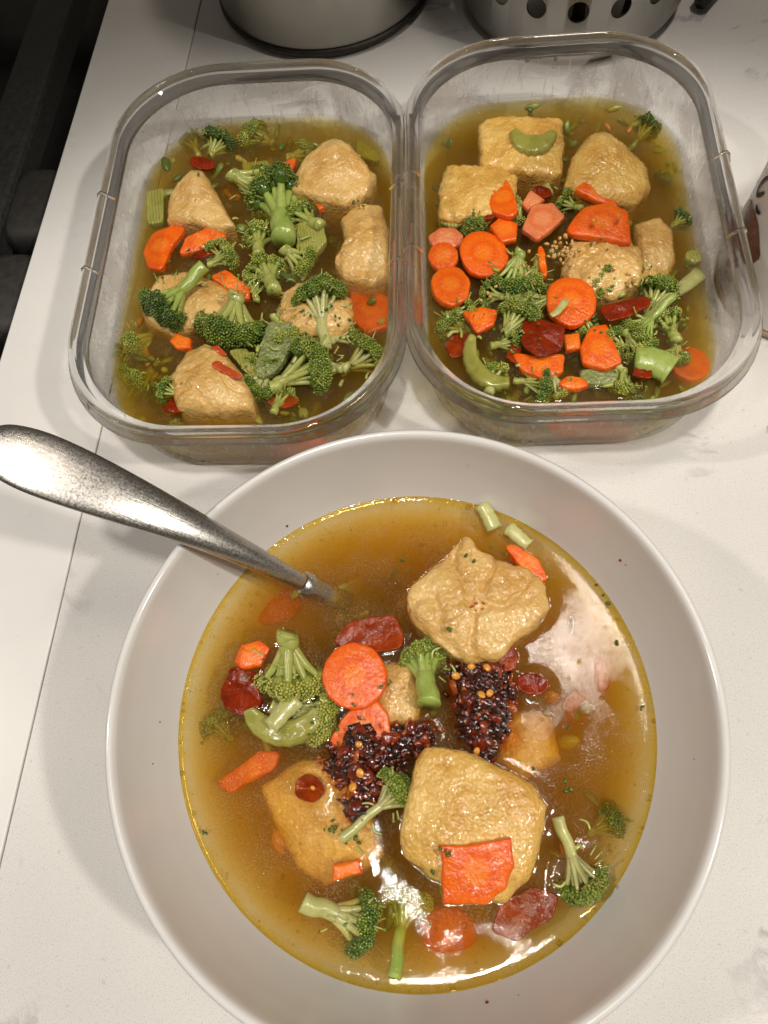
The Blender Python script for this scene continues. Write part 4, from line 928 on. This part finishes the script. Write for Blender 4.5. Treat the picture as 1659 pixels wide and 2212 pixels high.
broccoli(w, 'broccoli tip against the front wall under the wide carrot slice', (1160,828), 36, (1110,822), 0.001, 0.35, 'stem', lobes=9)
broccoli(w, 'dark broccoli tip sunk at the back corner '+cn, (1395,285), 32, (1380,300), -0.005, 0.2, 'stem', lobes=8)
broccoli(w, 'dark broccoli tip sunk behind the half sunk pale tofu', (1470,480), 24, (1450,490), -0.002, 0.2, 'stem', lobes=8)
broccoli(w, 'ragged green floret scrap in front of the long bright stalk', (1330,735), 30, (1350,750), 0.002, 0.5, 'stem', lobes=8)
stalk(w, 'thick pale broccoli stalk end near the front wall '+cn, [(1372,775),(1410,780),(1450,800)], 0.004, 0.0065, 0.0085, 'stem_bright', 0.6)
stalk(w, 'pale yellow forked stem reaching the wall nearest the bottle', [(1395,690),(1450,640),(1512,592)], 0.0006, 0.0018, 0.0045, 'stem_pale', 0.6)
crescent(w, 'olive celery crescent lying on the square golden tofu', 1152, 262, 68, 30, 28, 152, 0.0135, 'celery_plain')
crescent(w, 'wide green celery crescent by the wall below the faded chili', 1085, 755, 88, 52, 78, 205, 0.003, 'celery_plain')
celery(w, 'small green celery stub under the golden tofu at the wall', (974,468,30,20,0.2), 0.006)
celery(w, 'thin green celery end at the wall nearest the bottle', (1500,552,20,14,0.2), 0.001)
celery(w, 'cloudy celery slab below the dark floret '+cn, [(1090,640),(1150,625),(1185,650),(1150,675),(1100,668)], 0.0035, 'celery_grey')
celery(w, 'greenish celery slab between the D shaped carrot and front wall', [(1250,800),(1300,790),(1340,800),(1330,828),(1260,830)], 0.002, 'celery_grey')
stalk(w, 'shred of pale stem lying on the round carrot between the chilies', [(1190,682),(1205,672),(1222,650)], 0.0125, 0.0014, 0.0022, 'stem_pale', 0.5)


# ------------------------------------------------------------------ pieces low down behind the front walls
def local(where, x, y, z):
    cx, cy, yaw = CON[where]; return Vector((cx+x*math.cos(yaw)-y*math.sin(yaw), cy+x*math.sin(yaw)+y*math.cos(yaw), z))
def unat(p):
    d = Vector(p)-Vector((0, 0, H)); fw = d.y*_c-d.z*_s; up = d.y*_s+d.z*_c; u, v = d.x/fw*F, -up/fw*F
    return ((384+u*_cr-v*_sr)/0.46293, (512+u*_sr+v*_cr)/0.46293)
def wall_carrot(where, label, x, z, r, hgt):
    yf = -CL/2+0.0155; V, Fc = lathe([(0, -0.0018), (r-0.0006, -0.0018), (r, -0.0012), (r, 0.0012), (r-0.0006, 0.0018), (0, 0.0018)], 40)
    o = obj('carrot_slice', [(a, b*hgt, c_) for a, b, c_ in V], Fc, 'carrot', loc=local(where, x, yf, z)); o.rotation_euler = (math.radians(80), 0, CON[where][2]); tag(o, label, 'carrot')
wall_carrot('stove', 'carrot slice pressed against the front wall low in the stove-side container', 0.028, 0.0125, 0.016, 0.55)
wall_carrot('bottle', 'long carrot slice pressed against the front wall in the bottle-side container', 0.002, 0.0140, 0.015, 0.45)
wall_carrot('bottle', 'short carrot slice at the bottom of the front wall in the bottle-side container', 0.018, 0.0075, 0.010, 0.40)
for where, lab, x, tn in (('stove', 'dark broccoli floret low at the front corner facing the bowl in the stove-side container', 0.030, 0.3), ('stove', 'pale soft floret low at the front wall of the stove-side container', -0.03, 0.75),
                          ('bottle', 'dark broccoli floret low behind the front wall of the bottle-side container', -0.031, 0.2), ('bottle', 'green broccoli floret low behind the front wall by the short carrot slice', 0.034, 0.35), ('bottle', 'yellowish soft floret low in the middle of the bottle-side front wall', -0.012, 0.7)):
    p = local(where, x, -CL/2+0.027, 0.012); q = local(where, x+0.006, -CL/2+0.040, 0.012); u_ = unat(p)
    broccoli(where, lab, u_, 0.0105/mpp(*u_, 0.012), unat(q), 0.012-LEVEL[where], tn, 'stem', lobes=9)


def clumps(where, spots, group):
    for (x, y, r, dz, lab) in spots:
        a = random.random()*6.283
        broccoli(where, 'soft broken broccoli clump '+lab, (x, y), r*0.86, (x+r*0.9*math.cos(a), y+r*0.9*math.sin(a)), dz, random.uniform(0.42, 0.72), random.choice(('stem', 'stem_pale', 'stem')), dz+random.uniform(0, 0.003), sr=random.uniform(0.25, 0.4), lobes=random.choice((6, 7, 8)), grp=group)
clumps('stove', [
    (540, 400, 52, 0.002, 'behind the cut stalk cluster, facing the pointed tofu'),
    (655, 470, 46, 0.003, 'between the cut stalk and the small carrot edge'),
    (560, 515, 42, 0.002, 'at the foot of the bright cut stalk'),
    (645, 560, 44, 0.001, 'between the celery slice and the bumpy tofu'),
    (470, 548, 34, 0.001, 'touching the slanted carrot slice'),
    (615, 720, 50, 0.004, 'under the greyish celery slab'),
    (560, 828, 46, 0.002, 'leaning on the big front tofu puff'),
    (705, 795, 50, 0.001, 'beside the forked pale stem end'),
    (745, 725, 40, 0.0, 'at the edge of the bumpy tofu puff'),
    (605, 862, 36, 0.0, 'beside the sunken red chili at the front wall'),
    (550, 620, 34, 0.002, 'between the carrot pair end and small yellowish floret'),
    (650, 335, 36, -0.006, 'sunk beside the ridged tofu puff'),
    (420, 312, 30, -0.006, 'sunk at the back wall near the dark tip'),
    (275, 760, 34, -0.007, 'sunk low along the steamy wall'),
    (570, 770, 40, 0.004, 'between the striped celery and the broad floret'),
    (800, 700, 34, -0.006, 'sunk under the large hazy carrot')], 'broken broccoli clumps in the stove-side container')
clumps('bottle', [
    (1112, 462, 34, 0.003, 'between the bent and salmon carrots'),
    (1228, 442, 32, 0.003, 'at the tip of the flat carrot half'),
    (1150, 600, 44, 0.003, 'beside the thin carrot sliver'),
    (1062, 640, 38, 0.002, 'between the biggest and glossy pitted carrot slices'),
    (1165, 655, 42, 0.003, 'touching the round carrot with a stem shred'),
    (1000, 678, 42, 0.0, 'behind the orange carrot wedge at the wall'),
    (1095, 742, 38, 0.002, 'between the celery crescent and big dark chili'),
    (1295, 622, 36, 0.003, 'between the rough tofu and long chili strip'),
    (1445, 700, 44, 0.0, 'beside the long bright stalk near the wall'),
    (1372, 745, 42, 0.002, 'between the D shaped carrot and pale stalk end'),
    (1325, 772, 32, 0.001, 'touching the D shaped carrot edge'),
    (1262, 705, 32, 0.003, 'between the small carrot cube and round slice'),
    (1455, 765, 36, -0.002, 'over the sunken corner carrot'),
    (1062, 812, 40, 0.0, 'under the wide celery crescent'),
    (1205, 835, 36, 0.0, 'beside the little carrot end at the front wall'),
    (1345, 828, 36, 0.0, 'beside the greenish celery slab at the front wall'),
    (1180, 395, 28, 0.002, 'behind the pinkish carrot triangle'),
    (1440, 380, 30, -0.008, 'sunk beside the tall golden tofu cube'),
    (1140, 700, 36, 0.003, 'tucked under the big dark chili flap')], 'broken broccoli clumps in the bottle-side container')

def scraps(where, n, label, zlo, zhi, inside):
    parts = []
    while len(parts) < n:
        p = inside(); p.z = LEVEL[where]+random.uniform(zlo, zhi); a = random.random()*6.283; l, w_, h = random.uniform(0.002, 0.0062), random.uniform(0.0012, 0.0030), random.uniform(0.0008, 0.0018)
        R3 = Euler((random.gauss(0, 0.4), random.gauss(0, 0.4), a)).to_matrix(); V = []; rows, cols = 5, 9; tn = random.uniform(0.05, 0.85) if random.random() < 0.93 else 1.0
        for i in range(rows+1):
            for k in range(cols):
                th, ph = math.pi*i/rows, 2*math.pi*k/cols; d = Vector((l*math.sin(th)*math.cos(ph), w_*math.sin(th)*math.sin(ph), h*math.cos(th)))
                V.append(p+R3@(d*(1+0.45*noise.noise(d*420+p*300))))
        Fc = [(i*cols+k, (i+1)*cols+k, (i+1)*cols+(k+1) % cols, i*cols+(k+1) % cols) for i in range(rows) for k in range(cols)]
        parts.append((V, Fc, [tn]*len(V)))
    V, Fc, T = join(parts); O = Vector(V[0])
    tag(obj('vegetable_scraps', [tuple(Vector(v)-O) for v in V], Fc, 'scraps', loc=O, tone=T), label, 'vegetable scraps', kind='stuff')
def in_box(where):
    def f():
        while True:
            x, y = random.uniform(-1, 1)*(CW/2-0.017), random.uniform(-1, 1)*(CL/2-0.017)
            qx, qy = max(0, abs(x)-(CW/2-CR)), max(0, abs(y)-(CL/2-CR))
            if math.hypot(qx, qy) < CR-0.017: return local(where, x, y, 0)
    return f
scraps('stove', 210, 'soft green vegetable scraps adrift in the stove-side container', -0.014, 0.0004, in_box('stove'))
scraps('bottle', 230, 'soft green vegetable scraps adrift in the bottle-side container', -0.012, 0.0006, in_box('bottle'))
def in_bowl():
    a = random.random()*6.283; r = 0.078*math.sqrt(random.random()); return Vector((BX+r*math.cos(a), BY+r*math.sin(a), 0))
scraps('bowl', 60, 'dim green vegetable scraps sunk in the broth of the bowl', -0.014, -0.005, in_bowl)

# ------------------------------------------------------------------ specks dried on the bowl wall
specks = []
for (x, y, r) in ((620,1136,0.0009), (1340,1210,0.0010), (1352,1220,0.0005), (1052,2166,0.0010), (1120,2150,0.0004), (470,1240,0.0004), (1500,1640,0.0004), (330,1650,0.0005), (345,1560,0.0006), (1010,1005,0.0004), (560,1990,0.0004)):
    best = None
    for zz in np.linspace(0.040, 0.075, 200):
        p = at(x, y, zz); rr = math.hypot(p.x-BX, p.y-BY); pr_ = np.interp(zz, [q[1] for q in prof[:len(inner)]], [q[0] for q in prof[:len(inner)]])
        if best is None or abs(rr-pr_) < best[0]: best = (abs(rr-pr_), p)
    specks.append((tuple(best[1]-Vector((BX, BY, 0))), r))
V, Fc, T = beads([q[0] for q in specks], [q[1]*0.7 for q in specks], [0.5]*len(specks))
tag(obj('dried_specks', V, Fc, 'chili_rust', loc=(BX, BY, 0)), 'tiny brown specks dried on the inner wall of the bowl', 'specks', kind='stuff')

# ------------------------------------------------------------------ crumbs too small to count
def crumbs(name, where, spots, mat, sizes, label, cat, tone=None, flat=0.6):
    C, R, ST = [], [], []
    for (x, y, spx, n, dz) in spots:
        for j in range(n):
            p = at(x+random.gauss(0, spx), y+random.gauss(0, spx*0.8), LEVEL[where]+dz); C.append(tuple(p)); R.append(random.uniform(*sizes)); ST.append(np.array([1.2, 0.9, flat]))
    O = Vector(C[0]); V, Fc, T = beads([tuple(Vector(q)-O) for q in C], R, [tone or 0.3]*len(C), ST)
    return tag(obj(name, V, Fc, mat, loc=O, tone=T), label, cat, kind='stuff')
crumbs('garlic_crumbs', 'bottle', [(1205,535,20,26,0.0085), (1222,552,14,12,0.010), (1368,612,9,9,0.006), (1125,580,12,6,0.007), (1350,600,16,6,0.007), (1060,640,18,5,0.004)], 'garlic', (0.0008, 0.0017), 'golden chopped garlic crumbs scattered around the rough pale tofu', 'garlic')
crumbs('bud_crumbs', 'bowl', [(872,1212,4,3,0.0004), (968,1362,5,3,0.0155), (825,1478,6,3,0.0092), (770,1506,10,3,0.0090), (960,1838,8,4,0.0200), (938,1882,5,2,0.0135), (1385,1530,4,2,0.0004), (1330,1385,5,2,0.0004), (722,1790,14,7,0.004), (445,1800,5,2,0.0005), (1305,1300,20,3,0.0004), (560,1480,30,5,0.004), (690,1590,20,5,0.006), (1200,1680,50,6,0.0004), (1050,1230,60,4,0.0145), (760,1820,10,3,0.003)], 'crown', (0.0006, 0.0012), 'tiny green broccoli buds scattered over the broth and tofu in the bowl', 'broccoli buds', 0.25)
crumbs('bud_crumbs', 'stove', [(650,640,40,14,0.011), (430,375,4,2,0.014), (700,720,40,8,0.006), (770,440,10,5,0.011), (420,560,25,6,0.004), (600,760,30,8,0.009), (720,640,20,8,0.012)], 'crown', (0.0006, 0.0012), 'tiny green broccoli buds scattered over the tofu in the stove side container', 'broccoli buds', 0.25)
crumbs('bud_crumbs', 'bottle', [(1300,520,16,7,0.0105), (1400,610,25,8,0.003), (1100,640,40,12,0.006), (1450,690,30,10,0.002), (1180,720,50,8,0.011), (1320,700,30,6,0.006), (1030,690,20,4,0.007)], 'crown', (0.0006, 0.0012), 'tiny green broccoli buds scattered over the slices beside the bottle', 'broccoli buds', 0.3)
crumbs('chili_specks', 'bowl', [(918,1225,4,3,0.0005), (885,1322,3,2,0.010), (885,1270,3,2,0.011), (1040,1310,12,5,0.0135), (1080,1350,10,3,0.013), (830,1590,30,8,0.006), (950,1580,20,8,0.003), (700,1640,12,5,0.004)], 'chili_flake', (0.0005, 0.0011), 'tiny red chili specks scattered beside the tofu in the bowl', 'chili specks', None, 0.35)

def shreds(where, spots, label):
    parts = []
    for (x, y, spx, n, dz) in spots:
        for j in range(n):
            p = at(x+random.gauss(0, spx), y+random.gauss(0, spx), LEVEL[where]+dz+random.uniform(-0.002, 0.002)); a = random.random()*6.283; l = random.uniform(0.002, 0.0065)
            d = Vector((math.cos(a), math.sin(a), random.uniform(-.2, .2)))*l; k = Vector((-d.y, d.x, 0))*random.uniform(-.3, .3); r = random.uniform(0.0004, 0.0011)
            parts.append(tube(spline([p, p+d*0.5+k, p+d], 3), [r*0.8, r, r, r, r*0.9, r*0.8, r*0.5], 6))
    V, Fc, _ = join(parts); O = Vector(V[0])
    tag(obj('stem_shreds', [tuple(Vector(v)-O) for v in V], Fc, 'stem', loc=O), label, 'stem shreds', kind='stuff')
shreds('bowl', [(640,1530,40,6,0.006), (690,1580,25,4,0.005), (940,1440,30,3,0.006), (1240,1830,35,3,0.001), (780,1800,30,4,0.003), (620,1460,30,3,0.008)], 'pale green stem shreds strewn among the florets in the bowl')
shreds('stove', [(600,580,60,7,0.003), (640,730,50,7,0.008), (500,650,50,4,0.008), (770,780,30,4,0.001), (590,470,40,4,0.005), (330,780,30,3,-0.002)], 'pale green stem shreds strewn among the florets in the stove-side container')
shreds('bottle', [(1110,640,50,8,0.005), (1400,680,50,8,0.003), (1320,610,30,4,0.006), (1350,760,40,5,0.004), (1150,800,50,4,0.003), (1010,720,25,3,0.001)], 'pale green stem shreds strewn among the slices in the bottle-side container')

# ================================================================== BROTH
def menisc(P, where, wall_d):
    E_ = np.array(EDGE[where]); out = np.zeros(len(P)); P = np.array(P)
    for s_ in range(0, len(P), 2000):
        q = P[s_:s_+2000]; d = np.sqrt(((q[:, None]-E_[None])**2).sum(2).min(1)); out[s_:s_+2000] = 0.0012*np.exp(-d/0.0017)
    out += 0.0009*np.exp(-np.array(wall_d)/0.0014); return out
def broth_mesh(rings_xy, walld, where, lower, z):
    """rings_xy: from the middle outwards; lower: outline rings below the surface from the wall down"""
    n = len(rings_xy[1]); V = [(rings_xy[0][0][0], rings_xy[0][0][1], z)]; xy = [rings_xy[0][0]]; wd = [walld[0]]
    for r, d in zip(rings_xy[1:], walld[1:]): xy += r; wd += [d]*n
    h = menisc(xy, where, wd); nz = [0.00012*noise.noise(Vector((p[0]*45, p[1]*45, 1))) for p in xy]
    V = [(p[0], p[1], z+hh+q) for p, hh, q in zip(xy, h, nz)]; Fc = []
    for k in range(n): Fc.append((0, 1+k, 1+(k+1) % n))
    R = len(rings_xy)-1
    for r in range(R-1):
        for k in range(n): k2 = (k+1) % n; a = 1+r*n; b = a+n; Fc.append((a+k, b+k, b+k2, a+k2))
    prev = 1+(R-1)*n
    for ring in lower:
        s_ = len(V); V += ring
        for k in range(n): k2 = (k+1) % n; Fc.append((prev+k, s_+k, s_+k2, prev+k2))
        prev = s_
    Fc.append(tuple(range(len(V)-1, len(V)-n-1, -1)))
    return V, Fc
def ring(r, n=240): return [(BX+r*math.cos(2*math.pi*k/n), BY+r*math.sin(2*math.pi*k/n)) for k in range(n)]
z = LEVEL['bowl']
rs = list(np.linspace(0.001, 0.0870, 86))+list(np.linspace(0.0876, 0.0928, 14))
rxy = [[(BX, BY)]]+[ring(r) for r in rs]; wd = [0.09]+[max(0, 0.0925-r) for r in rs]
low = []
for (r, zz) in reversed(prof[:len(inner)]):
    if zz < z-0.0015 and r > 0.004: low.append([(x, y, zz-0.0006) for x, y in ring(r+0.0005)])
V, Fc = broth_mesh(rxy, wd, 'bowl', low, z)
O = Vector((BX, BY, z)); o = obj('broth', [tuple(Vector(v)-O) for v in V], Fc, 'broth', loc=O)
tag(o, 'amber oily broth filling the white bowl', 'broth')
for where, lab in (('stove', 'cloudy olive brown broth in the stove-side container'), ('bottle', 'cloudy golden brown broth in the bottle-side container')):
    cx, cy, yaw = CON[where]; z = LEVEL[where]; cs, sn = math.cos(yaw), math.sin(yaw)
    def tw(q): return [(cx+x*cs-y*sn, cy+x*sn+y*cs) for x, y, *_ in q]
    din = 0.0105+(0.0112-0.0105)*(1-z/HC)
    base = cring(din, z); rxy = [[(cx, cy)]]; wd = [0.05]
    for f in list(np.linspace(0.015, 0.94, 64))+list(np.linspace(0.95, 1.0, 10)):
        rxy.append(tw([(x*f, y*f) for x, y, _ in base])); wd.append((1-f)*0.065)
    low = []
    for d, zz in ((0.0110, z-0.003), (0.0114, 0.012), (0.0122, 0.0065), (0.0150, 0.0036), (0.022, 0.0024)): low.append([(x, y, zz) for x, y in tw(cring(d, zz))])
    V, Fc = broth_mesh(rxy, wd, where, low, z)
    O = Vector((cx, cy, z)); o = obj('broth', [tuple(Vector(v)-O) for v in V], Fc, 'broth_c', loc=O)
    tag(o, lab, 'broth')

# ------------------------------------------------------------------ fat drops on the surface of the bowl
m, nt, N, L, b = new_mat('fat_drop'); N.remove(b); out = N['Material Output']
fr = nd(nt, 'ShaderNodeFresnel'); fr.inputs[0].default_value = 1.45; gl = nd(nt, 'ShaderNodeBsdfGlossy'); gl.inputs['Roughness'].default_value = 0.03
tr = nd(nt, 'ShaderNodeBsdfTransparent'); tr.inputs[0].default_value = (0.99, 0.95, 0.75, 1); mx = nd(nt, 'ShaderNodeMixShader')
L.new(fr.outputs[0], mx.inputs[0]); L.new(tr.outputs[0], mx.inputs[1]); L.new(gl.outputs[0], mx.inputs[2]); L.new(mx.outputs[0], out.inputs['Surface'])
M['fat'] = m
C, R, ST = [], [], []
for i in range(420):
    a = random.random()*6.283; edge = random.random() < 0.15
    r = (0.0922-abs(random.gauss(0, 0.0020))) if edge else 0.088*math.sqrt(random.random())
    C.append((BX+r*math.cos(a), BY+r*math.sin(a), LEVEL['bowl']+(0.0006 if edge else 0.0002))); R.append(random.uniform(0.0002, 0.0006) if random.random() < .93 else random.uniform(0.0007, 0.0011)); ST.append(np.array([1, 1, 1]))
rows = []
for cn_, r in zip(C, R):
    V, Fc = lathe([(0, 0.45*r), (0.5*r, 0.38*r), (0.85*r, 0.2*r), (r, 0.0), (0.8*r, -0.15*r), (0, -0.2*r)], 10); rows.append(([(v[0]+cn_[0]-BX, v[1]+cn_[1]-BY, v[2]+cn_[2]) for v in V], Fc))
V, Fc, _ = join(rows)
tag(obj('fat_drops', V, Fc, 'fat', loc=(BX, BY, 0)), 'tiny golden fat drops floating on the broth in the bowl', 'fat drops', kind='stuff')

# ------------------------------------------------------------------ ring of yellow oil where the broth meets the bowl wall
m, nt, N, L, b = new_mat('yellow_oil'); N.remove(b); out = N['Material Output']; co = tc(nt)
fr = nd(nt, 'ShaderNodeFresnel'); fr.inputs[0].default_value = 1.40; gl = nd(nt, 'ShaderNodeBsdfGlossy'); gl.inputs['Roughness'].default_value = 0.06
n1 = noise_tex(nt, co, 700, 2); bp = bump(nt, n1.outputs[0], 0.12, 0.0006, None); L.new(bp.outputs[0], gl.inputs['Normal'])
tr = nd(nt, 'ShaderNodeBsdfTransparent'); at_ = nd(nt, 'ShaderNodeAttribute'); at_.attribute_name = 'tone'
L.new(ramp(nt, mathn(nt, 'ADD', at_.outputs['Fac'], mathn(nt, 'MULTIPLY', mathn(nt, 'SUBTRACT', n1.outputs[0], 0.5), 0.5), True), [(0.1, (1, 1, 1)), (0.6, (1.0, 0.90, 0.50)), (1.0, (0.98, 0.80, 0.22))]).outputs[0], tr.inputs[0]); mx = nd(nt, 'ShaderNodeMixShader')
L.new(fr.outputs[0], mx.inputs[0]); L.new(tr.outputs[0], mx.inputs[1]); L.new(gl.outputs[0], mx.inputs[2]); L.new(mx.outputs[0], out.inputs['Surface'])
M['oil'] = m
V, Fc = [], []; n = 420; zb = LEVEL['bowl']
for k in range(n):
    a = 2*math.pi*k/n; w_ = 0.0042+0.0018*noise.noise(Vector((math.cos(a)*7, math.sin(a)*7, 2)))+0.0007*noise.noise(Vector((math.cos(a)*40, math.sin(a)*40, 5)))
    for j in range(5):
        f = j/4; r = 0.0929-w_*(1-f); hh = 0.0009*math.exp(-max(0, 0.0925-r)/0.0014)
        V.append((r*math.cos(a), r*math.sin(a), zb+hh+0.00022*math.sin(math.pi*(0.15+0.7*f))))
for k in range(n):
    for j in range(4): a = k*5+j; b_ = ((k+1) % n)*5+j; Fc.append((a, b_, b_+1, a+1))
tag(obj('oil_ring', V, [f[::-1] for f in Fc], 'oil', loc=(BX, BY, 0), tone=[(i % 5)/4 for i in range(len(V))]), 'thin ring of yellow oil where the broth meets the bowl wall', 'oil', kind='stuff')
